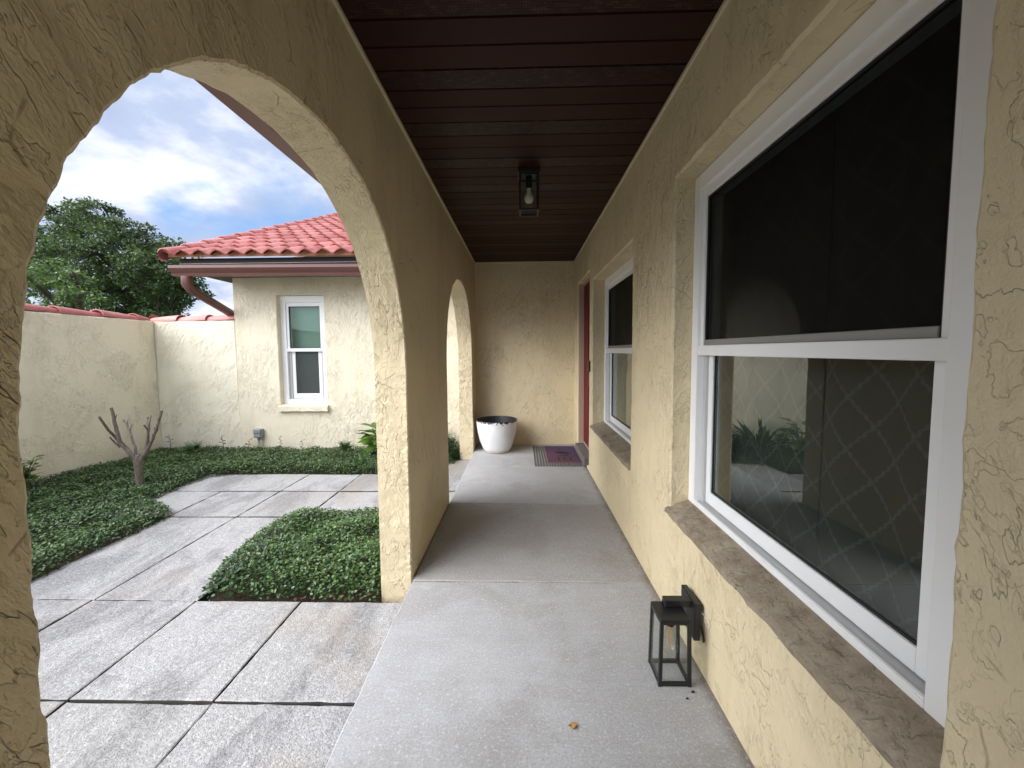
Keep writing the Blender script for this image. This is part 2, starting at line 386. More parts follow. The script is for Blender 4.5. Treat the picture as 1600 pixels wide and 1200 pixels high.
def densify(pts, step):
    out = []
    n = len(pts)
    for i in range(n):
        (a, fa), (b, fb) = pts[i], pts[(i+1) % n]
        out.append((a[0], a[1], fa))
        if fa and fb:
            L = math.hypot(b[0]-a[0], b[1]-a[1]); k = max(1, int(L/step))
            for j in range(1, k): out.append((a[0]+(b[0]-a[0])*j/k, a[1]+(b[1]-a[1])*j/k, True))
    return out
def wall_mesh(mb, outer, holes, P, thick, cham=.007, amp=.004, seed=0, step=.025, m=0):
    """a slab with openings: outer CCW / holes CW, [((u,v), rough)]. P(u,v,d) maps to the world, d = depth from the face."""
    loops = [densify(outer, step)]+[densify(h, step) for h in holes]
    F0, F1, F2, FM = [], [], [], []
    for li, L in enumerate(loops):
        n = len(L); f0, f1, f2, fm_ = [], [], [], []
        for i, (u, v, fl) in enumerate(L):
            a = L[i-1]; b = L[(i+1) % n]
            t = Vector((b[0]-a[0], b[1]-a[1])); t = t.normalized() if t.length > 1e-9 else Vector((1, 0))
            nrm = Vector((-t.y, t.x))
            if fl:
                e = amp*(nz(u, v, seed, 9)*.9+nz(u, v, seed+3, 24)*.7+nz(u, v, seed+5, 60)*.6+nz(u, v, seed+6, 140)*.35)
                e2 = amp*(nz(u, v, seed+11, 6)*1.0+nz(u, v, seed+13, 17)*.6); em = e*.25+amp*(nz(u, v, seed, 7)*.5)
                c = cham*(1+.5*nz(u, v, seed+7, 30))
                q = Vector((u, v))
                f0.append((q+nrm*(e+c))[:]); f1.append((q+nrm*(e-.001))[:]); f2.append((q+nrm*e2)[:]); fm_.append((q+nrm*em)[:])
            else:
                f0.append((u, v)); f1.append((u, v)); f2.append((u, v)); fm_.append((u, v))
        F0.append(f0); F1.append(f1); F2.append(f2); FM.append(fm_)
    for FF, d in ((F0, 0), (F2, thick)):
        flat = [p for f in FF for p in f]
        tris = tessellate_polygon([[Vector((p[0], p[1], 0)) for p in f] for f in FF])
        vs = [P(p[0], p[1], d) for p in flat]; mb.add(vs, tris, m)
    for f0, f1, f2, fm_, L in zip(F0, F1, F2, FM, loops):
        n = len(f0); c = cham
        for i in range(n):
            j = (i+1) % n; fl = L[i][2] and L[j][2]
            if fl:
                mb.face([P(*f0[i], 0), P(*f0[j], 0), P(*f1[j], c), P(*f1[i], c)], m)
                mb.face([P(*f1[i], c), P(*f1[j], c), P(*fm_[j], c+.022), P(*fm_[i], c+.022)], m)
                mb.face([P(*fm_[i], c+.022), P(*fm_[j], c+.022), P(*f2[j], thick), P(*f2[i], thick)], m)
            else:
                mb.face([P(*f0[i], 0), P(*f0[j], 0), P(*f2[j], thick), P(*f2[i], thick)], m)
def rect_hole(u0, u1, v0, v1, sill=True):
    return [((u0, v0), True), ((u0, v1), True), ((u1, v1), True), ((u1, v0), True)]   # CW

# ------------------------------------------------------------------ setting: ground, paving, porch floor
g = MB(); g.face([(-300, -300, -.16), (300, -300, -.16), (300, 300, -.16), (-300, 300, -.16)])
tag(g.build('ground', M['lawn']), kind='structure')
g = MB()
nx, ny = 44, 66; x0, x1, y0, y1 = -4.98, -.60, -1.6, 5.16
vs = [(x0+(x1-x0)*i/nx, y0+(y1-y0)*j/ny, -.138+.012*nz(i*.9, j*.9, 2, 1)) for j in range(ny+1) for i in range(nx+1)]
g.add(vs, [(j*(nx+1)+i, j*(nx+1)+i+1, (j+1)*(nx+1)+i+1, (j+1)*(nx+1)+i) for j in range(ny) for i in range(nx)], sm=True)
tag(g.build('soil', M['soil']), kind='structure')

def paver(mb, x0, x1, y0, y1, z, t, gap=.0045, base=.05, side=0):
    n = 14; x0 += gap; x1 -= gap; y0 += gap+max(0, y0-1.4)*.0035*side; y1 -= gap+max(0, y1-1.4)*.0035*side
    per = []
    for a, b in (((x0, y0), (x1, y0)), ((x1, y0), (x1, y1)), ((x1, y1), (x0, y1)), ((x0, y1), (x0, y0))):
        for k in range(n): per.append((a[0]+(b[0]-a[0])*k/n, a[1]+(b[1]-a[1])*k/n))
    cx, cy = (x0+x1)/2, (y0+y1)/2
    tx, ty = random.uniform(-.004, .004), random.uniform(-.004, .004)
    Z = lambda x, y: z+(x-cx)*tx+(y-cy)*ty
    A, B, C = [], [], []
    for x, y in per:
        e = .0045*nz(x, y, 0, 14)+.003*nz(x, y, 1, 45)
        sx = 1 if x > cx else -1; sy = 1 if y > cy else -1
        onx = abs(abs(x-cx)-(x1-x0)/2) < 1e-6; ony = abs(abs(y-cy)-(y1-y0)/2) < 1e-6
        X = x+(sx*e if onx else 0); Y = y+(sy*e if ony else 0)
        c = .005+.003*nz(x, y, 4, 40)
        A.append((X-(sx*c if onx else 0), Y-(sy*c if ony else 0), Z(x, y))); B.append((X, Y, Z(x, y)-.0035)); C.append((X, Y, z-base))
    k = len(per); mb.face(A, 0, t)
    for r in (0, 1): mb.add(A+B+C, [(r*k+i, (r+1)*k+i, (r+1)*k+(i+1) % k, r*k+(i+1) % k) for i in range(k)], r and side, t)
pm = MB()
xs = [-.626, -1.215, -1.80, -2.385, -2.97, -3.52]
ys = [-1.55, -.96, -.37, .22, .81, 1.40, 2.012]
rows = list(zip(ys[:-1], ys[1:]))+[(3.088, 3.68), (3.68, 4.215)]
for (a, b) in rows:
    for i in range(5):
        t = random.random()
        if i == 0: t = min(t, .35)
        ja, jb = random.uniform(-.004, .004), random.uniform(-.004, .004)
        paver(pm, xs[i+1], xs[i], a+ja*0, b, ZG+random.uniform(-.003, .003), t, side=1)
for i in (2, 3): paver(pm, xs[i+1], xs[i], 2.012, 3.088, ZG+random.uniform(-.002, .002), random.uniform(.5, .9), side=1)
paver(pm, -1.215, -.626, 4.215, 4.80, ZG-.002, .05)
tag(pm.build('patio_paving', [M['paver'], M['joint']]), kind='structure')

fm = MB()
jy = [YB, -.18, .93, 2.045, 3.13, 4.175, 5.158]
for a, b in zip(jy[:-1], jy[1:]):
    q = MB(); paver(fm, -.613, .712, a, b, 0, .5, gap=.003, base=.15)
fm.box(-.60, .70, YB, 5.15, -.15, -.022)
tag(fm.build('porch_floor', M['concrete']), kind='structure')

# ------------------------------------------------------------------ the house
house = thing('house', 'cream stucco house with an arched porch, brown soffit and red tiled wing', 'house')
ARCH = [(.459, 2.056), (3.172, 4.795)]
def arch_pts(a, b, zs=1.13, bz=.842):
    c = (a+b)/2; r = (b-a)/2
    p = [((b, -.16), True), ((b, zs), True)]
    p += [((c+r*math.copysign(abs(math.cos(t))**.93, math.cos(t)), zs+bz*math.sin(t)**.93), True) for t in [math.pi*k/72 for k in range(1, 72)]]
    p += [((a, zs), True), ((a, -.16), True)]
    return p[::-1]      # from a's foot up and over to b's foot
outer = [((YB, -.16), False)]
for a, b in ARCH: outer += arch_pts(a, b)
outer += [((D, -.16), False), ((D, 2.60), False), ((YB, 2.60), False)]
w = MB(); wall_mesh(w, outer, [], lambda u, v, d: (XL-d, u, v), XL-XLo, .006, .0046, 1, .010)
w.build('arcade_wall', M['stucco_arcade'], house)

W1 = dict(u0=.625, u1=1.815, v0=.52, v1=2.025, d=.09)
W2 = dict(u0=2.475, u1=3.86, v0=.52, v1=1.945, d=.12)
PR = lambda u, v, d: (XR+d, u, v)
holes = [rect_hole(W1['u0'], W1['u1'], .505, 2.028), rect_hole(W2['u0'], W2['u1'], .505, 1.948), rect_hole(4.02, 4.865, .03, 2.075)]
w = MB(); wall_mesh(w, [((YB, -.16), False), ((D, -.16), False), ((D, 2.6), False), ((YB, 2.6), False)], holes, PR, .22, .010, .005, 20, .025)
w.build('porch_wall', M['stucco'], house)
w = MB(); w.box(XL, XR, D, D+.2, -.16, 2.6)
w.build('end_wall', M['stucco'], house)

# wing: front wall with a window, side walls, gable behind
XW = -3.862
W3 = dict(u0=-3.285, u1=-2.642, v0=.555, v1=2.03, d=.075)
PW = lambda u, v, d: (u, D+d, v)
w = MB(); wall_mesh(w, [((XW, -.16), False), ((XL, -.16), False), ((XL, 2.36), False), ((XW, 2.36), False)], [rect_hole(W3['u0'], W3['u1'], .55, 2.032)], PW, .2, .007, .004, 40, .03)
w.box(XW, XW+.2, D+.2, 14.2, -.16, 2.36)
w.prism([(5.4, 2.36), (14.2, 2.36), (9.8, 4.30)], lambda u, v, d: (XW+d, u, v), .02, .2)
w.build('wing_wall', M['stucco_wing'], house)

# porch ceiling boards, every third one vented
c = MB(); bw = .1245; k = 0; y = 1.684-bw*40
while y < D+.1:
    vent = (k-40) % 3 == 0; a, b = max(y, YB), min(y+bw, D)
    if b > a+.02:
        t = random.random(); gz = .007
        pr = [(a, ZC+gz), (a+.003, ZC+gz), (a+.005, ZC+.0015*random.random()), (b-.006, ZC), (b-.005, ZC+gz*.6), (b, ZC+gz)]
        for (p, q) in zip(pr[:-1], pr[1:]):
            c.face([(XL, p[0], p[1]), (XL, q[0], q[1]), (XR, q[0], q[1]), (XR, p[0], p[1])], 1 if vent else 0, t)
    y += bw; k += 1
c.box(XL, XR, YB, D, ZC+.03, ZC+.06)
c.build('soffit', [M['soffit'], M['soffit_v']], house)
t_ = MB()
t_.box(XL, XL+.012, YB, D, ZC-.022, ZC-.001); t_.box(XR-.012, XR, YB, D, ZC-.022, ZC-.001); t_.box(XL+.012, XR-.012, D-.012, D, ZC-.022, ZC-.001)
t_.build('ceiling_trim', M['trim'], house, .003)

# eaves over the arcade and over the wing
e = MB(); e.box(-1.03, XLo, YB, 4.75, 2.262, 2.28); e.box(-1.05, -1.03, YB, 4.60, 2.262, 2.42)
e.build('eave_board', M['brown_dark'], house)
def gutter_profile(s=1.0):    # (out, up) K-style
    return [(0, 0), (.075*s, 0), (.085*s, .03), (.105*s, .055), (.125*s, .085), (.125*s, .118), (.112*s, .122), (.110*s, .10), (.012, .02), (.008, .12), (0, .12)]
gm = MB(); L = gutter_profile()
gm.prism([(-1.052-a, 2.205+b) for a, b in L], lambda u, v, d: (u, d, v), YB, 4.50)
gut = gm.build('gutter', M['brown'], house)
gm = MB(); xs_, xe_ = -4.195, -1.20
sl = lambda d: .018*(d-xe_)/(xs_-xe_)
gm.prism([(4.700-a, 2.172+b) for a, b in L], lambda u, v, d: (d, u, v+sl(d)), xs_, xe_)
for k in range(4): gm.box(-3.95+k*.85, -3.93+k*.85, 4.58, 4.70, 2.286, 2.291)
wg = gm.build('gutter', M['brown'], house); wg['label'] = 'brown gutter along the wing eave'
ds = MB(); L2 = [(-4.045, 4.655, 2.19), (-4.045, 4.655, 2.10), (-4.035, 4.70, 2.035), (-3.93, 5.28, 1.765), (-3.915, 5.36, 1.70), (-3.915, 5.36, 1.55), (-3.915, 5.36, -.1)]
def rect_tube(mb, pts, w_, h_):
    pts = [Vector(p) for p in pts]; rings = []
    for i, p in enumerate(pts):
        d = (pts[min(i+1, len(pts)-1)]-pts[max(i-1, 0)]).normalized(); a = Vector((1, 0, 0)); a = (a-d*a.dot(d)).normalized(); b = d.cross(a)
        ring = []
        for k in range(16):
            th = 2*math.pi*(k+.5)/16; ca, sa = math.cos(th), math.sin(th); q = (abs(ca)**5+abs(sa)**5)**(-.2)
            ring.append(p+a*ca*q*w_/2+b*sa*q*h_/2)
        rings.append(ring)
    mb.add([q for r in rings for q in r], [(i*16+k, i*16+(k+1) % 16, (i+1)*16+(k+1) % 16, (i+1)*16+k) for i in range(len(pts)-1) for k in range(16)], sm=True)
rect_tube(ds, L2, .105, .08); ds.build('downspout', M['brown'], wg)
f = MB(); f.box(-4.155, -1.10, 4.705, 4.73, 2.25, 2.412); f.box(-4.155, -4.13, 4.73, 9.0, 2.262, 2.40)
f.box(-4.158, -1.15, 4.694, 4.705, 2.344, 2.350, 1)
f.box(-4.13, -1.03, 4.73, D+.02, 2.262, 2.275); f.box(-4.13, XW, D+.02, 9.0, 2.262, 2.275)
f.build('fascia', [M['brown_dark'], M['alu']], house)

def s_tile(x): return .052*max(0, .5+.5*math.cos(2*math.pi*x))**.75
rm = MB(); per = .2115; ex = .335; SL = .44; cs = 1/math.hypot(1, SL); sn = SL*cs
NX = 17; x00 = -4.215; E0 = (4.60, 2.415)
def roofpt(x, s, h): return (x, E0[0]+s*cs-h*sn, E0[1]+s*sn+h*cs)
for k in range(17):
    s0, s1 = k*ex-.035, (k+1)*ex+.02
    for i in range(NX):
        t = random.random(); xa = x00+i*per; jh = random.uniform(0, .004)
        js = random.uniform(-.006, .006); n = 12
        lo = [(xa+per*j/n, s0+js, s_tile(j/n)+.030+jh) for j in range(n+1)]
        hi = [(xa+per*j/n, s1, s_tile(j/n)+.004) for j in range(n+1)]
        un = [(x, s, h-.016) for x, s, h in lo]
        vs = [roofpt(*q) for q in lo+hi+un]; m_ = n+1
        rm.add(vs, [(j, j+1, m_+j+1, m_+j) for j in range(n)], 0, t, True)
        vs = [roofpt(*q) for q in lo+un]
        rm.add(vs, [(j, m_+j, m_+j+1, j+1) for j in range(n)], 0, t*.6)
rm.face([roofpt(-4.2, 0, -.012), roofpt(-.65, 0, -.012), roofpt(-.65, 17*ex, -.012), roofpt(-4.2, 17*ex, -.012)], 0, .2)
a = roofpt(0, 17*ex, 0)
rm.face([(-4.2, a[1], a[2]), (-.65, a[1], a[2]), (-.65, 14.9, 2.4), (-4.2, 14.9, 2.4)], 0, .4)
# the plain planes over the porch and main house, behind the eaves
rm.face([(-1.09, YB-.2, 2.40), (1.3, YB-.2, 3.42), (1.3, 9.5, 3.42), (-1.09, 4.6, 2.40)], 0, .4)
rm.face([(1.3, YB-.2, 3.42), (4.9, YB-.2, 2.40), (4.9, 9.5, 2.40), (1.3, 9.5, 3.42)], 0, .4)
roof = rm.build('roof', M['tile'], house)
rk = MB()
for k in range(15):
    s0, s1 = k*ex-.05, (k+1)*ex+.03; t = random.random()
    A, B = [], []
    for j in range(13):
        th = math.pi*(1.28-1.28*j/12)
        A.append(roofpt(-4.195+.082*math.cos(th), s0, .012+.082*math.sin(th)+.012)); B.append(roofpt(-4.195+.066*math.cos(th), s1, .010+.066*math.sin(th)))
    rk.add(A+B, [(j, j+1, 14+j, 13+j) for j in range(12)], 0, t, True)
    A2 = [Vector(p)+Vector((0, 0, -.014)) for p in A]
    rk.add(A+A2, [(j, 13+j, 14+j, j+1) for j in range(12)], 0, t*.5)
rk.build('rake_tile', M['tile'], roof)
cl = MB()
for i in range(NX-1):
    xa = x00+i*per; n = 12
    vs = [(xa+per*(j/n), 4.612, 2.405) for j in range(n+1)]+[(xa+per*(j/n), 4.612, 2.405+s_tile(j/n)+.028) for j in range(n+1)]
    cl.add(vs, [(j, j+1, n+2+j, n+1+j) for j in range(n)])
    cl.tube([(xa+per, 4.613, 2.436), (xa+per, 4.608, 2.436)], .006, 8, 1)
cl.build('eave_closure', [M['closure'], M['black']], roof)

# room behind the porch wall
rb = MB()
rb.box(3.6, 3.7, YB, D+.2, -.16, 2.6); rb.box(.915, 3.6, YB, YB+.1, -.16, 2.6); rb.box(.915, 3.6, D, D+.1, -.16, 2.6)
rb.box(.915, 3.6, YB+.1, D, -.1, .02); rb.box(XR+.225, 3.6, YB+.1, D, 2.5, 2.56)
rb.box(-.55, .69, YB, D, 2.62, 2.64)
rb.box(XW+.2, XL-.02, 7.2, 7.3, -.16, 2.3); rb.box(XL-.12, XL-.02, D+.2, 7.2, -.16, 2.3); rb.box(XW+.2, XL-.12, D+.2, 7.2, 2.3, 2.34); rb.box(XW+.2, XL-.12, D+.2, 7.2, -.16, -.1)
rb.build('room_wall', M['room'], house)

def window(W, P, glassM, parts_label, mid, screen_top=True, screen_m='screen', side=.05, near=0.0):
    u0, u1, v0, v1, d = W['u0'], W['u1'], W['v0'], W['v1'], W['d']
    s = side; Q = lambda u, v, dd: P(u, v, dd)
    B = lambda mb, a, b, c_, e_, f_, g_, m=0: mb.box(a, b, c_, e_, f_, g_, m, P=Q)
    fr = MB()
    B(fr, u0, u0+s+near, v0, v1, d, d+.09); u0 += near; B(fr, u1-s, u1, v0, v1, d, d+.09)
    B(fr, u0+s, u1-s, v1-s*1.2, v1, d, d+.09); B(fr, u0+s, u1-s, v0, v0+s*.8, d, d+.09)
    # inner stop, one step back
    a, b, c_, e_ = u0+s, u1-s, v0+s*.8, v1-s*1.2
    B(fr, a, a+s*.45, mid, e_, d+.014, d+.085); B(fr, b-s*.45, b, mid, e_, d+.014, d+.085); B(fr, a+s*.45, b-s*.45, e_-s*.7, e_, d+.014, d+.085)
    B(fr, a, b, c_, c_+.008, d+.0, d+.012)
    wo = fr.build('window', M['white'], house, .003, 2); wo['label'] = parts_label
    mr = MB(); B(mr, a-.002, b+.002, mid-.022, mid+.022, d-.004+.008, d+.07); mr.build('meeting_rail', M['white'], wo, .003, 2)
    tr = MB(); B(tr, a, a+s*.5, c_, mid-.022, d+.030, d+.085); B(tr, b-s*.5, b, c_, mid-.022, d+.030, d+.085); B(tr, a, b, c_-.004, c_+.004, d+.012, d+.085)
    tr.build('track', M['track'], wo, .002)
    a2, b2 = a+s*.45, b-s*.45
    sh = MB(); t = s*.85
    B(sh, a2-.012, a2+t-.012, c_+.008, mid-.022, d+.042, d+.074); B(sh, b2-t+.012, b2+.012, c_+.008, mid-.022, d+.042, d+.074)
    B(sh, a2+t-.012, b2-t+.012, c_+.008, c_+.008+t*1.15, d+.042, d+.074)
    sh.build('sash', M['white'], wo, .003, 2)
    p = MB(); g0 = a2+t-.012; g1 = b2-t+.012; h0 = c_+.008+t*1.15
    B(p, g0, g1, h0, mid-.022, d+.056, d+.061); p.build('pane', M[glassM], wo)
    gk = MB(); B(gk, g0, g0+.007, h0, mid-.022, d+.05, d+.055); B(gk, g1-.007, g1, h0, mid-.022, d+.05, d+.055); B(gk, g0+.007, g1-.007, h0, h0+.007, d+.05, d+.055)
    h1 = e_-s*.7
    B(gk, a2, a2+.008, mid+.022, h1, d+.022, d+.034); B(gk, b2-.008, b2, mid+.022, h1, d+.022, d+.034); B(gk, a2+.008, b2-.008, h1-.008, h1, d+.022, d+.034)
    gk.build('gasket', M['gasket'], wo)
    p = MB(); B(p, a2, b2, mid+.022, h1, d+.036, d+.041); p.build('pane', M[glassM], wo)
    sc = MB()
    if screen_top:
        B(sc, a2+.008, b2-.008, mid+.046, h1-.008, d+.0275, d+.0285)
        bar = MB(); B(bar, a2+.008, b2-.008, mid+.022, mid+.046, d+.018, d+.032); bar.build('screen_bar', M['alu'], wo, .002)
    else:
        B(sc, g0+.007, g1-.007, h0+.007, mid-.024, d+.046, d+.047)
    sc.build('screen', M[screen_m], wo)
    return wo
w1 = window(W1, PR, 'glass', 'large white single-hung window in the near bay of the porch wall', 1.257, side=.056, near=.055)
w2 = window(W2, PR, 'glass', 'farther white single-hung window beside the red door', 1.257, side=.056)
w3 = window(W3, PW, 'glass_wing', 'narrow white window of the wing wall across the courtyard', 1.297, False, 'screen_wing', side=.075)
def rough_sill(W, P, wo, m_, out, z_out, z_in, zb, over=0.0):
    n = 46; mb = MB(); d = W['d']; R_ = []
    for i in range(n+1):
        u = W['u0']-over+(W['u1']-W['u0']+2*over)*i/n
        e = .006*nz(u, 3, 1, 9)+.004*nz(u, 5, 1, 31); e2 = .004*nz(u, 7, 1, 12)
        R_.append([P(u, zb+e2, .002), P(u, zb+e2*1.5, -out+e), P(u, z_out-.008+e2, -out+e), P(u, z_out+e2, -out+.010+e), P(u, (z_out+z_in)/2+.004*nz(u, 9, 2, 15), d*.45), P(u, z_in, d+.004)])
    k = 6; mb.add([q for r in R_ for q in r], [(i*k+j, (i+1)*k+j, (i+1)*k+j+1, i*k+j+1) for i in range(n) for j in range(k-1)], sm=False)
    mb.face(R_[0][::-1]); mb.face(R_[-1]); return mb.build('sill', m_, wo)
rough_sill(W1, PR, w1, M['sill'], .014, .512, .553, .488, .012)
rough_sill(W2, PR, w2, M['sill'], .014, .514, .553, .488, .012)
rough_sill(W3, PW, w3, M['stucco_wing'], .045, .545, .562, .470, .022)

# door in its recess
d_ = MB(); dx = XR+.075
d_.box(dx, dx+.045, 4.05, 4.835, .125, 2.045)
for (a, b) in ((.25, .85), (1.0, 1.9)):
    for (p, q) in ((4.15, 4.40), (4.48, 4.74)): d_.box(dx-.006, dx+.002, p, q, a, b)
door = d_.build('door', M['red_door'], house, .003, 2)
h_ = MB(); h_.tube([(dx, 4.11, 1.02), (dx-.05, 4.11, 1.02), (dx-.055, 4.20, 1.02)], .010, 10); h_.build('handle', M['black'], door)
j_ = MB(); j_.box(XR+.012, XR+.13, 4.836, 4.858, .10, 2.068); j_.box(XR+.05, XR+.13, 4.027, 4.049, .10, 2.068); j_.box(XR+.05, XR+.13, 4.05, 4.835, 2.046, 2.068)
j_.build('door_frame', M['jamb'], door, .002)
s_ = MB(); s_.box(.664, .775, 4.125, 4.852, .0, .098); s_.build('doorstep', m_plain('doorstep_concrete', (.15, .135, .12), .8, bump=.004), house, .006, 2)
s_ = MB(); s_.box(.775, .83, 4.05, 4.835, .098, .124); s_.build('threshold', M['track'], door, .003)

# ------------------------------------------------------------------ courtyard walls with tile caps
def cap_tile(mb, a, b, r0, r1, tint):
    a, b = Vector(a), Vector(b); d = (b-a).normalized(); sx = d.cross(Vector((0, 0, 1))); n = 14
    A = [a+sx*r0*math.cos(math.pi*j/n)+Vector((0, 0, 1))*r0*.8*math.sin(math.pi*j/n) for j in range(n+1)]
    B = [b+sx*r1*math.cos(math.pi*j/n)+Vector((0, 0, 1))*r1*.8*math.sin(math.pi*j/n) for j in range(n+1)]
    Ai = [a+(p-a)*.86 for p in A]
    mb.add(A+B+Ai, [(j, j+1, n+2+j, n+1+j) for j in range(n)], 0, tint, True)
    mb.add(A+Ai, [(j, n+1+j, n+2+j, j+1) for j in range(n)], 0, tint*.4)
def yard_wall(label, P, u0, u1, top, capline, step, base):
    t = thing('garden_wall', label, 'garden wall', base)
    w = MB(); wall_mesh(w, [((u0, -.16), False), ((u1, -.16), False), ((u1, top), True), ((u0, top), True)], [], P, .19, .012, .005, int(u0*7), .05)
    w.build('wall', M['stucco_yard'], t)
    a, b = Vector(capline[0]), Vector(capline[1]); L = (b-a).length; n = int(L/step)+1; d = (b-a).normalized()
    for k in range(n):
        p = a+d*(k*step); q = a+d*min(L, (k+1)*step+.05); z = random.uniform(-.006, .006)
        m_ = MB(); cap_tile(m_, p+Vector((0, 0, z+.012)), q+Vector((0, 0, z-.01)), .102, .084, random.random()); m_.build('cap_tile', M['tile'], t)
    return t
XY = -4.976
yard_wall('cream garden wall with red tile cap joining the wing', lambda u, v, d: (u, D+.006+d, v), XY-.19, XW-.002, 1.70, ((XW-.005, D+.10, 1.70), (XY-.12, D+.10, 1.70)), .40, (-4.42, D+.1, -.16))
yard_wall('long pale garden wall with red tile cap behind the pruned tree', lambda u, v, d: (XY-d, u, v), -3.2, D+.004, 1.70, ((XY-.10, -3.2, 1.70), (XY-.10, D-.02, 1.70)), .43, (XY-.1, 1.0, -.16))

# ------------------------------------------------------------------ lanterns
lt = thing('wall_lantern', 'black glass-sided wall lantern with clear bulb standing on the porch floor', 'lantern', (.567, 1.445, 0))
def lerp(a, b, t): return a+(b-a)*t
def lantern_frame(B, T, z0, z1, tk):
    """B/T = (x0,x1,y0,y1) of the foot and head"""
    mb = MB()
    cs_ = [(0, 2), (1, 2), (1, 3), (0, 3)]
    for (i, j) in cs_:
        sx = 1 if i == 0 else -1; sy = 1 if j == 2 else -1
        vs = []
        for (q, z) in ((B, z0), (T, z1)):
            x, y = q[i], q[j]; vs += [(x, y, z), (x+sx*tk, y, z), (x+sx*tk, y+sy*tk, z), (x, y+sy*tk, z)]
        mb.add(vs, [(0, 1, 2, 3), (4, 5, 6, 7)]+[(k, (k+1) % 4, 4+(k+1) % 4, 4+k) for k in range(4)])
    for (q, za, zb) in ((B, z0, z0+tk), (T, z1-tk, z1)):
        mb.box(q[0]+tk, q[1]-tk, q[2]+.0006, q[2]+tk, za, zb); mb.box(q[0]+tk, q[1]-tk, q[3]-tk, q[3]-.0006, za, zb)
        mb.box(q[0]+.0006, q[0]+tk, q[2]+tk, q[3]-tk, za, zb); mb.box(q[1]-tk, q[1]-.0006, q[2]+tk, q[3]-tk, za, zb)
    return mb
B_, T_ = (.505, .628, 1.385, 1.507), (.510, .624, 1.388, 1.505)
lantern_frame(B_, T_, 0.0005, .250, .0128).build('frame', M['black'], lt, .0012)
q = MB(); q.box(.511, .623, 1.389, 1.504, .2502, .2562); q.build('top_plate', M['black'], lt, .002)
for side in range(4):
    g_ = MB(); tk = .0128
    if side < 2:
        yb, yt = (B_[2]+.005, T_[2]+.005) if side == 0 else (B_[3]-.005, T_[3]-.005)
        g_.face([(B_[0]+tk, yb, tk), (B_[1]-tk, yb, tk), (T_[1]-tk, yt, .2395), (T_[0]+tk, yt, .2395)])
    else:
        xb, xt = (B_[0]+.005, T_[0]+.005) if side == 2 else (B_[1]-.005, T_[1]-.005)
        g_.face([(xb, B_[2]+tk, tk), (xb, B_[3]-tk, tk), (xt, T_[3]-tk, .2395), (xt, T_[2]+tk, .2395)])
    o = g_.build('glass_pane', M['glass_lamp'], lt); so = o.modifiers.new('solid', 'SOLIDIFY'); so.thickness = .002
q = MB(); q.box(.553, .660, 1.462, 1.497, .2565, .284); q.box(.552, .576, 1.460, 1.499, .2563, .268); q.build('arm', M['black'], lt, .002)
q = MB(); q.box(.656, .680, 1.437, 1.565, .140, .288); q.build('back_plate', M['black'], lt, .003, 2)
q = MB(); q.tube([(.652, 1.545, .236), (.657, 1.545, .236)], .005, 12); q.build('screw', M['track'], lt)
q = MB(); q.tube([(.567, 1.447, .2395), (.567, 1.447, .200)], .0165, 16); q.build('socket', M['black'], lt)
bl = MB(); bl.lathe([(.012, .200), (.013, .190), (.018, .172), (.026, .148), (.0305, .122), (.029, .104), (.022, .090), (.010, .082), (.0005, .080)], (.567, 1.447, 0), 24)
bulb = bl.build('bulb', M['glass_bulb'], lt)
q = MB()
for k in range(4):
    a = k*math.pi/2+.4; x, y = .567+.008*math.cos(a), 1.447+.008*math.sin(a); q.tube([(x, y, .188), (x, y, .118)], .0016, 6)
q.tube([(.567, 1.447, .20), (.567, 1.447, .186)], .006, 8); q.build('filament', M['copper'], bulb)
q = MB(); q.tube([(.680, 1.452, .196), (.687, 1.447, .190), (.689, 1.440, .176), (.691, 1.432, .160), (.690, 1.426, .152), (.688, 1.427, .143), (.688, 1.433, .146), (.690, 1.436, .158), (.690, 1.441, .172)], .0022, 6); q.build('wire', M['black'], lt)
q = MB(); q.tube([(.681, 1.450, .248), (.6865, 1.43, .252), (.687, 1.40, .250), (.689, 1.375, .238)], .0012, 5); q.build('thin_wire', M['wire_white'], lt)

cl_ = thing('ceiling_lantern', 'black box lantern with a round white bulb hung from the brown soffit', 'ceiling light', (.052, 2.625, ZC))
x0, x1, y0, y1 = -.013, .117, 2.56, 2.69
q = MB(); q.box(x0-.006, x1+.006, y0-.006, y1+.006, ZC-.028, ZC-.0005); q.build('canopy', M['black'], cl_, .003, 2)
q = MB()
zt, zb = ZC-.028, ZC-.262
lantern_frame((x0, x1, y0, y1), (x0, x1, y0, y1), zb, zt, .013).build('frame', M['black'], cl_, .0015)
for side in range(4):
    g_ = MB()
    if side < 2:
        y = y0+.006 if side == 0 else y1-.006; g_.face([(x0+.013, y, zb+.013), (x1-.013, y, zb+.013), (x1-.013, y, zt-.013), (x0+.013, y, zt-.013)])
    else:
        x = x0+.006 if side == 2 else x1-.006; g_.face([(x, y0+.013, zb+.013), (x, y1-.013, zb+.013), (x, y1-.013, zt-.013), (x, y0+.013, zt-.013)])
    o = g_.build('glass_pane', M['glass_lamp'], cl_); so = o.modifiers.new('solid', 'SOLIDIFY'); so.thickness = .002
q = MB(); q.tube([(.052, 2.625, zt-.001), (.052, 2.625, zt-.075)], .021, 16); q.build('socket', M['black'], cl_)
q = MB(); q.lathe([(.013, 0), (.014, -.02), (.018, -.03), (.0285, -.048), (.031, -.062), (.0285, -.078), (.018, -.090), (.0005, -.094)], (.052, 2.625, zt-.076), 24); q.build('bulb', M['bulb_white'], cl_)

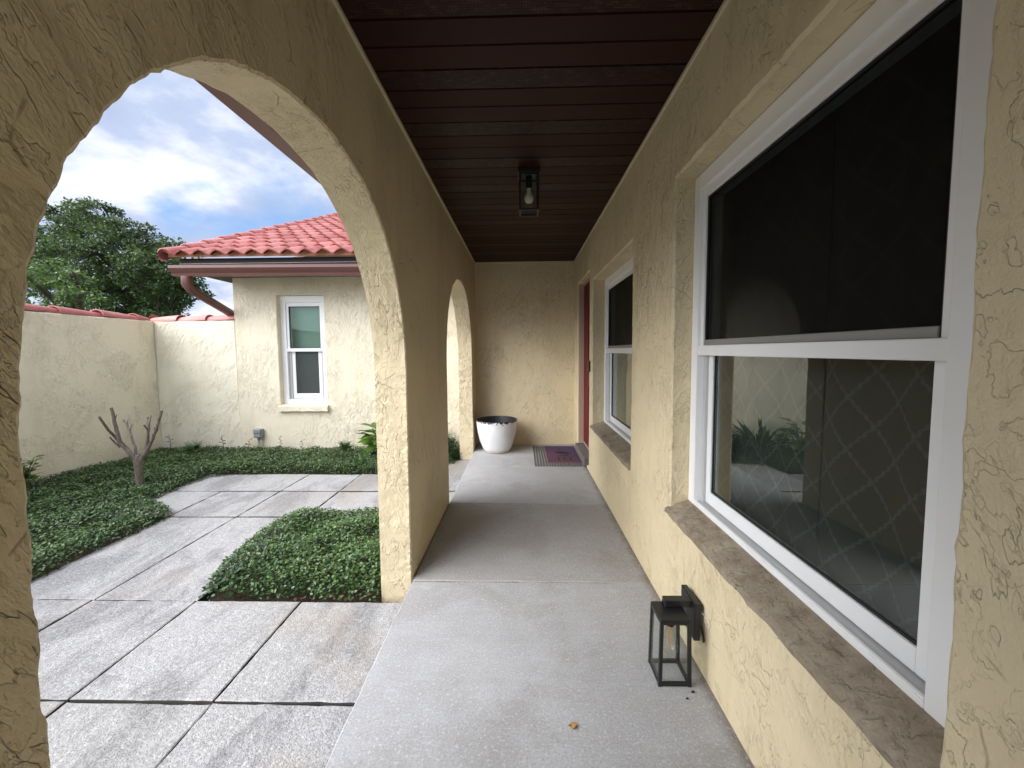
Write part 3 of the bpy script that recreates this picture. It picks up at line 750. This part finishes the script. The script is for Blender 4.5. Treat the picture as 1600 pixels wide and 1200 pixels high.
# ------------------------------------------------------------------ pot, mats, doorbell, outlet box
pc = (-.322, 4.845, 0)
p = MB(); p.lathe([(.0005, .004), (.150, .004), (.158, .0), (.165, .008), (.190, .065), (.222, .155), (.243, .245), (.254, .330), (.259, .385), (.262, .395), (.258, .404), (.247, .402)], pc, 72)
p.lathe([(.247, .402), (.242, .385), (.232, .28), (.20, .15), (.0005, .14)], pc, 72, 1)
pot = p.build('plant_pot', [M['pot'], M['pot_in']]); recentre(pot, pc); tag(pot, 'empty white glazed plant pot with dark chipped rim by the end wall', 'plant pot')
m = MB(); m.box(.132, .655, 4.165, 5.04, .0005, .009)
o = m.build('door_mat', M['ribmat'], None, .003); recentre(o, (.393, 4.6, 0)); tag(o, 'grey ribbed door mat lying under the purple mat', 'door mat')
pmt = thing('door_mat', 'purple door mat with a black printed motif on the grey mat', 'door mat', (.47, 4.62, .009))
m = MB(); n = 20
m.box(.285, .662, 4.262, 4.99, .0095, .021); m.build('pile', M['purplemat'], pmt, .004, 2)
m = MB(); m.box(.278, .668, 4.252, 4.262, .0095, .018); m.box(.278, .285, 4.262, 4.99, .0095, .018); m.build('border', M['matedge'], pmt, .002)
m = MB()
def flat(pts): m.prism(pts, lambda u, v, d: (u, v, d), .0212, .0225)
flat([(.395, 4.66), (.46, 4.60), (.53, 4.585), (.575, 4.625), (.55, 4.685), (.50, 4.70), (.47, 4.735), (.455, 4.70), (.40, 4.71)])
flat([(.455, 4.735), (.468, 4.735), (.462, 4.84), (.450, 4.84)])
for (x, y) in ((.41, 4.40), (.475, 4.41), (.545, 4.40)): flat([(x, y-.055), (x+.020, y-.055), (x+.014, y+.045), (x-.004, y+.045)])
for (x, y, l) in ((.41, 4.495, .06), (.49, 4.50, .05), (.45, 4.53, .09)): flat([(x, y), (x+l, y+.006), (x+l, y+.016), (x, y+.012)])
m.build('motif', M['matblack'], pmt)
b = thing('doorbell', 'small black doorbell on the stucco beside the red door', 'doorbell', (XR-.003, 3.955, 1.10))
q = MB(); q.box(XR-.022, XR-.001, 3.935, 3.975, 1.045, 1.155); q.build('body', M['black_plastic'], b, .006, 3)
q = MB(); q.tube([(XR-.0222, 3.955, 1.068), (XR-.025, 3.955, 1.068)], .011, 20); q.build('button', M['alu'], b)
ob = thing('outlet_box', 'grey outdoor outlet box on two conduits against the wing wall', 'outlet box', (-3.585, D-.03, -.1))
q = MB(); q.box(-3.640, -3.530, D-.066, D-.002, .112, .232); q.build('box', M['grey_box'], ob, .008, 2)
q = MB(); q.box(-3.632, -3.538, D-.080, D-.067, .175, .226); q.box(-3.628, -3.542, D-.076, D-.067, .122, .165); q.build('cover', M['grey_box'], ob, .004, 2)
for x in (-3.603, -3.558): q = MB(); q.tube([(x, D-.03, -.14), (x, D-.03, .113)], .011, 10); q.build('conduit', M['conduit'], ob)

# ------------------------------------------------------------------ curtains and blind
def curtain(y0, y1, x, z0, z1, label, grp, ph):
    mb = MB(); n, mz = 90, 14; vs = []
    for j in range(mz+1):
        for i in range(n+1):
            u = i/n; z = z0+(z1-z0)*j/mz; y = y0+(y1-y0)*u
            w_ = .009*math.sin(u*2*math.pi*(y1-y0)/.23+ph)+.005*math.sin(u*17+ph*2+z*.7)
            vs.append((x+w_, y+.006*math.sin(z*3+ph)*math.sin(u*9), z))
    mb.add(vs, [(j*(n+1)+i, j*(n+1)+i+1, (j+1)*(n+1)+i+1, (j+1)*(n+1)+i) for j in range(mz) for i in range(n)], sm=True)
    o = mb.build('curtain', M['curtain']); s = o.modifiers.new('solid', 'SOLIDIFY'); s.thickness = .003
    recentre(o, (x, (y0+y1)/2, z0)); tag(o, label, 'curtain', grp)
G = 'lattice curtains behind the porch windows'
curtain(.50, 1.205, 0.93, .15, 2.3, 'grey lattice curtain behind the near half of the large window', G, .3)
curtain(1.225, 2.05, 0.94, .15, 2.3, 'grey lattice curtain behind the far half of the large window', G, 1.7)
curtain(2.30, 3.10, 0.94, .15, 2.3, 'grey lattice curtain in the second window, nearer panel', G, .9)
curtain(3.12, 4.0, 0.94, .15, 2.3, 'grey lattice curtain in the second window, panel next to the door', G, 2.2)
b = MB(); z = .60
while z < 2.0:
    b.add([(-3.22, D+.20, z+.020), (-2.70, D+.20, z+.020), (-2.70, D+.212, z), (-3.22, D+.212, z)], [(0, 1, 2, 3)]); z += .0215
b.box(-3.22, -2.70, D+.19, D+.225, 2.0, 2.03)
o = b.build('window_blind', M['blind']); so = o.modifiers.new('solid', 'SOLIDIFY'); so.thickness = .001
recentre(o, (-2.96, D+.2, .6)); tag(o, 'pale slatted blind lowered behind the narrow wing window', 'blind')

# ------------------------------------------------------------------ planting
def leaf_mesh(name, P, Dr, Up, L, Wd, tint, mat, fold=.25, parent=None, kind=None, curl=.15):
    """many leaves at once: P base points, Dr directions, Up normals, L lengths, Wd widths"""
    n = len(P); Dr = Dr/np.linalg.norm(Dr, axis=1, keepdims=True); S = np.cross(Dr, Up); S /= np.linalg.norm(S, axis=1, keepdims=True)+1e-9; Nn = np.cross(S, Dr)
    L = L[:, None]; Wd = Wd[:, None]
    v0 = P; m1 = P+Dr*L*.45-Nn*Wd*fold; tip = P+Dr*L-Nn*L*curl
    l1 = P+Dr*L*.42+S*Wd*.5; r1 = P+Dr*L*.42-S*Wd*.5; l2 = P+Dr*L*.75+S*Wd*.36-Nn*L*curl*.5; r2 = P+Dr*L*.75-S*Wd*.36-Nn*L*curl*.5
    V = np.stack([v0, l1, l2, tip, r2, r1, m1], 1).reshape(-1, 3)
    if parent is not None: V = V-np.array(parent_world(parent))
    b = np.arange(n)[:, None]*7
    fa = np.concatenate([b+np.array([[0, 6, 1, 1]])*0+0 for _ in range(0)], 0) if False else None
    q = np.concatenate([b+np.array([[6, 3, 2, 1]]), b+np.array([[6, 5, 4, 3]])], 0); t = np.concatenate([b+np.array([[0, 6, 1]]), b+np.array([[0, 5, 6]])], 0)
    me = bpy.data.meshes.new(name); me.vertices.add(len(V)); me.vertices.foreach_set('co', V.ravel())
    nl = q.size+t.size; me.loops.add(nl); me.loops.foreach_set('vertex_index', np.concatenate([q.ravel(), t.ravel()]))
    npoly = len(q)+len(t); me.polygons.add(npoly)
    st = np.concatenate([np.arange(len(q))*4, q.size+np.arange(len(t))*3]); me.polygons.foreach_set('loop_start', st)
    tt = np.concatenate([tint, tint, tint, tint]); a = me.attributes.new('tint', 'FLOAT', 'FACE'); a.data.foreach_set('value', tt.astype(np.float32))
    me.materials.append(mat); me.update(calc_edges=True); me.validate()
    o = bpy.data.objects.new(name, me); COL.objects.link(o)
    if parent is not None: o.parent = parent
    if kind: o['kind'] = kind
    return o
def in_poly(px, py, poly):
    ins = np.zeros(len(px), bool); dist = np.full(len(px), 9.0); n = len(poly)
    for i in range(n):
        (xa, ya), (xb, yb) = poly[i], poly[(i+1) % n]
        cond = ((ya > py) != (yb > py)) & (px < (xb-xa)*(py-ya)/(yb-ya+1e-12)+xa); ins ^= cond
        ex_, ey = xb-xa, yb-ya; t = np.clip(((px-xa)*ex_+(py-ya)*ey)/(ex_*ex_+ey*ey), 0, 1)
        dist = np.minimum(dist, np.hypot(px-xa-t*ex_, py-ya-t*ey))
    return ins, dist
def np_noise(x, y, s, seed):
    return np.array([noise.noise(Vector((a*s, b*s, seed))) for a, b in zip(x, y)])
def cover(name, poly, dens, hgt, label, size=.0215, open_edges=True):
    xs = [p[0] for p in poly]; ys = [p[1] for p in poly]; A = (max(xs)-min(xs))*(max(ys)-min(ys)); n = int(A*dens)
    px = rng.uniform(min(xs), max(xs), n); py = rng.uniform(min(ys), max(ys), n)
    wob = np_noise(px, py, 5.5, 3.3)*.035+np_noise(px, py, 16, 8.1)*.02
    ins, dist = in_poly(px, py, poly); sd = np.where(ins, dist, -dist)+wob; k = sd > 0
    px, py, sd = px[k], py[k], sd[k]; n = len(px)
    dome = np.sqrt(np.clip(1-(1-np.clip(sd/.13, 0, 1))**2, 0, 1))
    hh = hgt*dome*(.80+.40*np_noise(px, py, 3.2, 1.0)+.22*np_noise(px, py, 11, 5.0))
    lay = rng.random(n)**.45
    pz = -.125+.025+hh*lay
    ang = rng.uniform(0, 2*np.pi, n); tilt = rng.normal(.15, .45, n)
    Dr = np.stack([np.cos(ang)*np.cos(tilt), np.sin(ang)*np.cos(tilt), np.sin(tilt)], 1)
    Up = np.stack([rng.normal(0, .38, n), rng.normal(0, .38, n), np.ones(n)], 1)
    tint = np.clip(.17+.62*lay**2*rng.uniform(.4, 1.25, n)+.16*np_noise(px, py, 1.4, 9)+.10*rng.normal(0, 1, n), 0, .93)
    sp = rng.random(n); tint[sp > .988] = .965; tint[sp < .006] = 1.0
    o = leaf_mesh(name, np.stack([px, py, pz], 1), Dr, Up, rng.uniform(.75, 1.25, n)*size, rng.uniform(.75, 1.2, n)*size*.62, tint, M['jasmine'], .16)
    tag(o, label, 'ground cover', kind='stuff'); return o
bedL = [(-4.96, 5.15), (-4.96, 1.6), (-2.95, 1.95), (-2.95, 3.07), (-3.03, 3.17), (-3.28, 3.29), (-3.44, 3.42), (-3.47, 3.9), (-3.43, 4.11), (-3.28, 4.185), (-2.6, 4.205), (-1.25, 4.195), (-1.20, 4.50), (-.83, 4.62), (-.83, 5.15)]
cover('ground_cover', bedL, 11500, .120, 'dark green ivy-like ground cover along the garden walls')
bedR = [(-1.81, 2.015), (-.80, 2.015), (-.80, 3.07), (-1.82, 3.09), (-1.90, 2.85), (-1.92, 2.45)]
cover('ground_cover', bedR, 14500, .150, 'clipped patch of dark ground cover beside the first pier', .022)

def sprig(mb_leaf, base, top, n, size):
    base, top = Vector(base), Vector(top)
    for i in range(n):
        p = base.lerp(top, (i+.6)/n); a = i*2.4+random.random()
        mb_leaf.append((p, Vector((math.cos(a), math.sin(a), .35)), size*random.uniform(.7, 1.2)))
def leaves_from(lst, name, mat, parent, wr=.5, tint=None, fold=.15, curl=.2):
    P = np.array([p[:] for p, d, s in lst]); Dn = np.array([d[:] for p, d, s in lst]); S = np.array([s for p, d, s in lst])
    Up = np.tile([0, 0, 1.0], (len(lst), 1))+rng.normal(0, .25, (len(lst), 3))
    return leaf_mesh(name, P, Dn, Up, S, S*wr, rng.random(len(lst)) if tint is None else tint, mat, fold, parent, None, curl)
# seedlings standing out of the cover along the wing wall
for (px, py, h) in ((268, 700, .14), (332, 712, .0), (350, 700, .12), (388, 704, .07), (440, 700, .11), (472, 704, .06)):
    if h == 0: continue
    b0 = at(px, 712, 5.05); b0.z = -.03
    r = thing('seedling', 'thin seedling rising from the ground cover along the courtyard back wall', 'seedling', b0, 'seedlings along the courtyard back wall')
    tp = b0+Vector((random.uniform(-.03, .03), random.uniform(-.02, .02), h+.06)); s = MB(); s.tube([b0, b0.lerp(tp, .5)+Vector((.006, 0, 0)), tp], [.004, .003, .002], 6); s.build('stem', M['oakbark'], r)
    l = []; sprig(l, b0, tp, 9, .045); leaves_from(l, 'leaves', M['jasmine'], r, .6, rng.uniform(.1, .7, len(l)))
# fern-like clump in the corner
for (px, Y, rr, hh, lab) in ((303, 4.85, .26, .16, 'bright green low fern clump by the garden wall corner'), (540, 4.9, .20, .15, 'fresh green low clump under the wing window')):
    c0 = at(px, 715, Y); c0.z = -.05
    r = thing('fern', lab, 'fern', c0); l = []
    for i in range(46):
        a = random.uniform(0, 6.28); el = random.uniform(.3, 1.3); L_ = rr*random.uniform(.6, 1.1)
        for j in range(9):
            s = (j+1)/9; p = c0+Vector((math.cos(a)*L_*s*math.cos(el), math.sin(a)*L_*s*math.cos(el), .06+hh*math.sin(el)*s*(1.35-.5*s)))
            for sd in (-1, 1):
                l.append((p, Vector((math.cos(a+sd*1.1), math.sin(a+sd*1.1), .15)), .042*(1.15-s)))
    leaves_from(l, 'fronds', M['fern'], r, .5)
# broad-leaved plant by the pier, with bleached lower leaves
c0 = Vector((-1.76, 4.78, -.08))
r = thing('broadleaf_plant', 'leafy green plant with bleached lower leaves near the first pier', 'plant', c0)
s = MB(); l = []; dry = []
for i in range(26):
    a = i*2.4+.3; h = .14+.27*random.random()*(1 if i % 3 else .7); rd = .05+.10*random.random()
    tp = c0+Vector((math.cos(a)*rd, math.sin(a)*rd, h)); s.tube([c0+Vector((math.cos(a)*.02, math.sin(a)*.02, 0)), c0.lerp(tp, .6)+Vector((0, 0, .03)), tp], [.008, .007, .004], 7)
    for q in range(3):
        aa = a+(q-1)*.7; l.append((tp-Vector((0, 0, .04*q)), Vector((math.cos(aa), math.sin(aa), .45-.25*q)), random.uniform(.16, .25)))
for a, h in ((2.9, .10), (3.4, .14), (3.9, .05), (2.5, .16), (4.4, .08)):
    dry.append((c0+Vector((math.cos(a)*.08, math.sin(a)*.08, h)), Vector((math.cos(a), math.sin(a), -.75)), .20))
s.build('stem', M['bright'], r); leaves_from(l, 'leaves', M['bright'], r, .40); o = leaves_from(dry, 'dry_leaves', M['pale'], r, .42); o['label'] = 'pale bleached drooping leaves'
# spiky plant in the bed further along (seen in the window reflection and between the piers)
c0 = Vector((-1.28, 4.86, -.08)); r = thing('spiky_plant', 'dark green spiky leaved plant between the piers by the wing wall', 'plant', c0); l = []
for i in range(70):
    a = random.uniform(0, 6.28); el = random.uniform(.35, 1.4); l.append((c0+Vector((math.cos(a)*.05, math.sin(a)*.05, .05+random.random()*.12)), Vector((math.cos(a)*math.cos(el), math.sin(a)*math.cos(el), math.sin(el))), random.uniform(.26, .44)))
leaves_from(l, 'leaves', M['jasmine'], r, .11, rng.uniform(.25, .8, len(l)), .2, .22)
# low dark shrub closing the bed by the last arch
c0 = Vector((-1.0, 4.86, -.1)); l = []
r = thing('low_shrub', 'small dark leafy shrub at the foot of the wing wall, framed by the far arch', 'shrub', c0)
for i in range(2200):
    v = Vector((random.gauss(0, 1), random.gauss(0, 1), abs(random.gauss(0, 1)))).normalized()*(random.random()**.4)
    l.append((c0+Vector((v.x*.24, v.y*.20, v.z*.28)), v+Vector((random.gauss(0, .5), random.gauss(0, .5), .2)), .030))
leaves_from(l, 'leaves', M['jasmine'], r, .6, np.clip(rng.normal(.35, .22, len(l)), 0, .9))
s = MB(); s.tube([c0, c0+Vector((.02, 0, .2))], [.01, .005], 6); s.build('stem', M['oakbark'], r)
# yellow-green sprouts by the left wall
c0 = at(38, 772, 3.55); c0.z = -.04
r = thing('yellow_sprout', 'yellow-green leafy sprout at the foot of the long garden wall', 'plant', c0); l = []; s = MB()
for i in range(15):
    a = i*2.4; tp = c0+Vector((math.cos(a)*.10*random.random()+.02, math.sin(a)*.09, random.uniform(.10, .30)))
    s.tube([c0, c0.lerp(tp, .5)+Vector((0, 0, .03)), tp], [.004, .003, .002], 5); sprig(l, c0.lerp(tp, .3), tp, 9, .065)
s.build('stem', M['oakbark'], r); leaves_from(l, 'leaves', M['bright'], r, .5, rng.uniform(.3, 1, len(l)))
tp = at(33, 716, 3.55); s = MB(); s.tube([c0, c0.lerp(tp, .5)+Vector((-.02, 0, 0)), tp], [.005, .004, .002], 5); s.build('stem', M['oakbark'], r)
l = []; sprig(l, c0.lerp(tp, .45), tp, 11, .055); leaves_from(l, 'leaves', M['jasmine'], r, .5, rng.uniform(.4, .8, len(l)))

# pruned tree: bare limbs
YS = 3.70
base = at(218, 751, YS); base.z = -.12
pt = thing('pruned_tree', 'small bare tree cut back to stubby grey limbs in the ground cover', 'tree', base)
def limb(name, pix, r0, r1, dy, tip=True):
    pts = []; n = len(pix)
    for i, (u, v) in enumerate(pix):
        p = at(u, v, YS+dy*i/(n-1)) if n > 1 else at(u, v, YS); pts.append(p)
    # refine
    q = []
    for i in range(n-1):
        for k in range(4): q.append(pts[i].lerp(pts[i+1], k/4))
    q.append(pts[-1]); N_ = len(q)
    q = [p+Vector((.006*nz(p.x, p.z, 1, 14), .006*nz(p.x, p.z, 2, 14), 0)) for p in q]
    rad = [lerp(r0, r1, i/(N_-1))*(1+.16*nz(q[i].x, q[i].z, 3, 22)) for i in range(N_)]
    mb = MB(); mb.tube(q, rad, 10); return mb.build(name, M['bark'], pt)
_l = limb
def limb(n_, p_, a_, b_, c_): return _l(n_, p_, a_*.50, b_*.58, c_)
tb = at(215, 719, YS)
mb = MB(); mb.tube([base, base.lerp(tb, .4)+Vector((.004, 0, 0)), base.lerp(tb, .8), tb, tb+Vector((0, 0, .05))], [.042, .033, .031, .036, .024], 14); mb.build('trunk', M['bark'], pt)
limb('limb', [(216, 722), (207, 713), (187, 690), (181, 667), (174, 637)], .045, .022, -.10)
limb('limb', [(187, 691), (169, 672), (154.5, 651)], .024, .017, -.16)
limb('limb', [(188, 699), (171, 683)], .018, .012, -.05)
limb('limb', [(213, 720), (211, 699), (203, 675), (193, 656)], .026, .013, .14)
limb('limb', [(203, 677), (206, 662)], .010, .007, .05)
limb('limb', [(217, 724), (229, 703), (231, 677), (232, 651)], .046, .022, .06)
limb('limb', [(231, 672), (225, 664)], .016, .012, -.03)
limb('limb', [(231, 670), (235.5, 649)], .018, .014, .05)
limb('twig', [(199, 667), (199.5, 657)], .010, .006, .03)
limb('twig', [(178, 660), (183, 648)], .010, .006, .04)
limb('twig', [(240, 683), (241, 668)], .010, .006, .04)
limb('limb', [(226, 712), (233, 699), (244, 672), (252.5, 641)], .032, .019, -.12)

# trees beyond the wall
def tree(name, label, trunk, lobes, Y, nclu, leafsize, mat, per, bark, spread=1.0, dj=1.6):
    t = thing(name, label, 'tree', trunk)
    T0 = Vector(trunk); C = []
    for (u, v, rp) in lobes:
        dy = random.uniform(-dj, dj); p = at(u, v, Y+dy); C.append((p, rp*Y/F))
    fork = Vector((T0.x, T0.y, T0.z+max(1.0, (sum(c[0].z for c in C)/len(C)-T0.z)*.45)))
    s = MB(); s.tube([T0, T0.lerp(fork, .5)+Vector((.1, 0, 0)), fork], [.42, .33, .26], 12)
    cl = []
    for p, r_ in C:
        mid = fork.lerp(p, .5)+Vector((0, 0, .4)); s.tube([fork, mid, p], [.12, .08, .04], 7)
        k = max(4, int(nclu*r_*r_))
        for _ in range(k):
            d = Vector((random.gauss(0, 1), random.gauss(0, 1), random.gauss(0, .75))).normalized()*r_*(random.random()**.36)
            q = p+d; cl.append(q)
            if random.random() < .30: s.tube([p, p.lerp(q, .5)+Vector((0, 0, .12)), q], [.045, .028, .012], 5)
    s.build('trunk', bark, t)
    n = len(cl)*per; base_ = np.repeat(np.array([c[:] for c in cl]), per, 0); cr = np.repeat(rng.uniform(.20, .42, len(cl))*spread, per)
    off = rng.normal(0, 1, (n, 3)); off /= np.linalg.norm(off, axis=1, keepdims=True); off *= (rng.random(n)**.5*cr)[:, None]; off[:, 2] *= .55
    P = base_+off; Dr = off/(np.linalg.norm(off, axis=1, keepdims=True)+1e-6)+rng.normal(0, .6, (n, 3))
    Up = np.stack([rng.normal(0, .6, n), rng.normal(0, .6, n), np.ones(n)], 1)
    tint = np.clip(np.repeat(rng.normal(.42, .2, len(cl)), per)+rng.normal(0, .16, n), 0, 1)
    L_ = rng.uniform(.7, 1.3, n)*leafsize
    leaf_mesh('crown', P, Dr, Up, L_, L_*.55, tint, mat, .12, t); return t
oak = [(240, 430, 42), (200, 470, 50), (230, 400, 36), (150, 352, 38), (112, 345, 34), (85, 372, 40), (185, 362, 34), (150, 395, 50), (215, 385, 34), (250, 400, 32), (205, 425, 46), (265, 432, 34), (120, 440, 50), (165, 460, 50), (235, 465, 42), (287, 420, 26), (298, 447, 18), (318, 462, 10), (280, 462, 22), (250, 490, 30), (180, 500, 50), (60, 400, 50), (30, 430, 60), (128, 325, 20), (165, 330, 16), (228, 362, 18), (268, 385, 16)]
tree('oak_tree', 'large dark spreading oak rising behind the garden walls', (-16.4, 17.5, -.15), oak, 17, 31, .125, M['oak'], 58, M['oakbark'])
lime = [(80, 420, 26), (62, 445, 34), (100, 445, 24), (118, 432, 14), (95, 470, 30), (125, 462, 16), (50, 480, 34), (40, 430, 30)]
tree('young_tree', 'lighter green bushy tree in front of the dark oak', (-13.2, 11.4, -.15), lime, 11, 42, .095, M['lime'], 40, M['oakbark'], .7, .7)

# ------------------------------------------------------------------ fallen leaves and crumbs
def fallen(px, py, z, s, mat, label, cat='leaf', name='fallen_leaf', group=None):
    r_ = ray(px, py); p = r_*((z-H)/r_.z)+Vector((0, 0, H)); a = random.uniform(0, 6.28); mb = MB(); n = 8; vs = []
    for i in range(n+1):
        u = i/n; wd = s*.34*math.sin(math.pi*min(1, u*1.02))**.8
        for k in (-1, 0, 1):
            x = (u-.5)*s; y = k*wd; zz = .003+.22*s*abs(k)*(.6+.4*math.sin(u*7))+.10*s*(u-.4)**2
            vs.append((p.x+x*math.cos(a)-y*math.sin(a), p.y+x*math.sin(a)+y*math.cos(a), z+zz))
    mb.add(vs, [(i*3+k, i*3+k+1, i*3+k+4, i*3+k+3) for i in range(n) for k in (0, 1)], sm=True)
    o = mb.build(name, mat); so = o.modifiers.new('solid', 'SOLIDIFY'); so.thickness = .0008
    recentre(o, (p.x, p.y, z)); tag(o, label, cat, group); return o
fallen(895, 1136, 0, .030, M['leaf_dry'], 'small curled golden leaf lying alone on the porch floor')
for (px, py) in ((462, 938), (474, 936), (541, 938)):
    fallen(px, py, ZG, .034, M['leaf_brown'], 'brown fallen leaf on the paving at the edge of the ground cover patch', group='brown leaves by the ground cover patch')
for (px, py, s) in ((1083, 1083, .010), (1074, 1093, .008)):
    r_ = ray(px, py); p = r_*(-H/r_.z)+Vector((0, 0, H)); mb = MB(); mb.tube([(p.x-s*.6, p.y, s*.35), (p.x, p.y+s*.3, s*.42), (p.x+s*.6, p.y+s*.1, s*.33)], [s*.2, s*.42, s*.22], 8)
    o = mb.build('crumb', M['dropping']); recentre(o, (p.x, p.y, 0)); tag(o, 'tiny dark crumb of dirt on the floor beside the standing lantern', 'crumb', 'dark crumbs beside the standing lantern')

# ------------------------------------------------------------------ sky, sun, camera
SUN_EL, SUN_AZ = 38, 240      # degrees; azimuth clockwise from +Y (behind the viewer, slightly left)
wd = bpy.data.worlds.new('World'); scene.world = wd; wd.use_nodes = True; nt = wd.node_tree
class WN(N):
    def __init__(s): s.nt = nt; s.co = None
k = WN(); bg = nt.nodes['Background']
sky = k.n('TexSky', sky_type='NISHITA', sun_disc=False, sun_elevation=R(SUN_EL), sun_rotation=R(SUN_AZ), air_density=1.0, dust_density=.6, ozone_density=1.5)
dirv = k.coord('Generated'); sep = k.n('SeparateXYZ'); k.put(sep.inputs[0], dirv)
zz = k.math('ADD', k.math('MAXIMUM', sep.outputs[2], 0.0), .30)
cb = k.n('CombineXYZ'); k.put(cb.inputs[0], k.math('DIVIDE', sep.outputs[0], zz)); k.put(cb.inputs[1], k.math('DIVIDE', sep.outputs[1], zz)); cb.inputs[2].default_value = 2.3
pl = cb.outputs[0]
n1 = k.noise(1.5, 9, .53, .1, pl); n2 = k.noise(1.75, 9, .56, .12, k.mapping((1, 1, 1), loc=(4.1, 7.3, 0), src=pl))
cov = k.ramp(n1, [(.29, 0), (.40, 1)])
shade = k.ramp(n2, [(.38, (1.95, 2.35, 3.35)), (.49, (2.4, 2.8, 3.75)), (.55, (3.5, 3.75, 4.4)), (.62, (4.7, 4.8, 5.0))])
blue = k.mix(.8, sky.outputs[0], (1.25, 2.1, 3.7))
col = k.mix(cov, blue, shade)
# brightness lobe added to the sky on the sun's side to light the porch
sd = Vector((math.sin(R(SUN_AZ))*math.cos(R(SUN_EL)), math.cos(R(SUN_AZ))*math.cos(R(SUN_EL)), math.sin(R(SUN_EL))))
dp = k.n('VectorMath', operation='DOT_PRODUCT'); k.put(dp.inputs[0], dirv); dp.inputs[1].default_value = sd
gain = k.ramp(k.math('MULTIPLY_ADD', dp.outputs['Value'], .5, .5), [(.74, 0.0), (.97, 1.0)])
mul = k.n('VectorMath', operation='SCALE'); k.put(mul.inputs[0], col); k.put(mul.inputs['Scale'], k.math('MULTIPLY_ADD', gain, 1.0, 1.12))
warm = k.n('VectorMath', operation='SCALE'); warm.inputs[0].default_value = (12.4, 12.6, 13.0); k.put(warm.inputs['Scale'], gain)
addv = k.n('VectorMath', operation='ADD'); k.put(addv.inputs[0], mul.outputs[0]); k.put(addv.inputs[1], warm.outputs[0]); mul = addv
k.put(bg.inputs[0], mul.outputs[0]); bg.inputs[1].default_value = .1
sl_ = bpy.data.lights.new('sun', 'SUN'); sl_.energy = 2.0; sl_.angle = R(60); sl_.color = (1, .97, .93)
so = bpy.data.objects.new('sun', sl_); COL.objects.link(so); so.rotation_euler = sd.to_track_quat('Z', 'Y').to_euler(); so.location = (0, -5, 12)

cd = bpy.data.cameras.new('camera'); cam = bpy.data.objects.new('camera', cd); COL.objects.link(cam)
rx, ru, rf = cam_dir(1, 0, 0), cam_dir(0, 1, 0), cam_dir(0, 0, 1)
mw = Matrix((rx, ru, -rf)).transposed().to_4x4(); mw.translation = (0, 0, H); cam.matrix_world = mw
cd.sensor_width = 36; cd.sensor_fit = 'HORIZONTAL'; cd.lens = F/1600*36; cd.shift_x = (800-CX)/1600; cd.shift_y = (CY-600)/1600
cd.clip_start = .01; cd.clip_end = 2000
scene.camera = cam
vs_ = scene.view_settings; vs_.view_transform = 'Standard'; vs_.look = 'None'; vs_.exposure = 1.17; vs_.gamma = 1
cy = scene.cycles; cy.max_bounces = 10; cy.diffuse_bounces = 6; cy.glossy_bounces = 4; cy.transmission_bounces = 6; cy.transparent_max_bounces = 16
cy.use_denoising = True
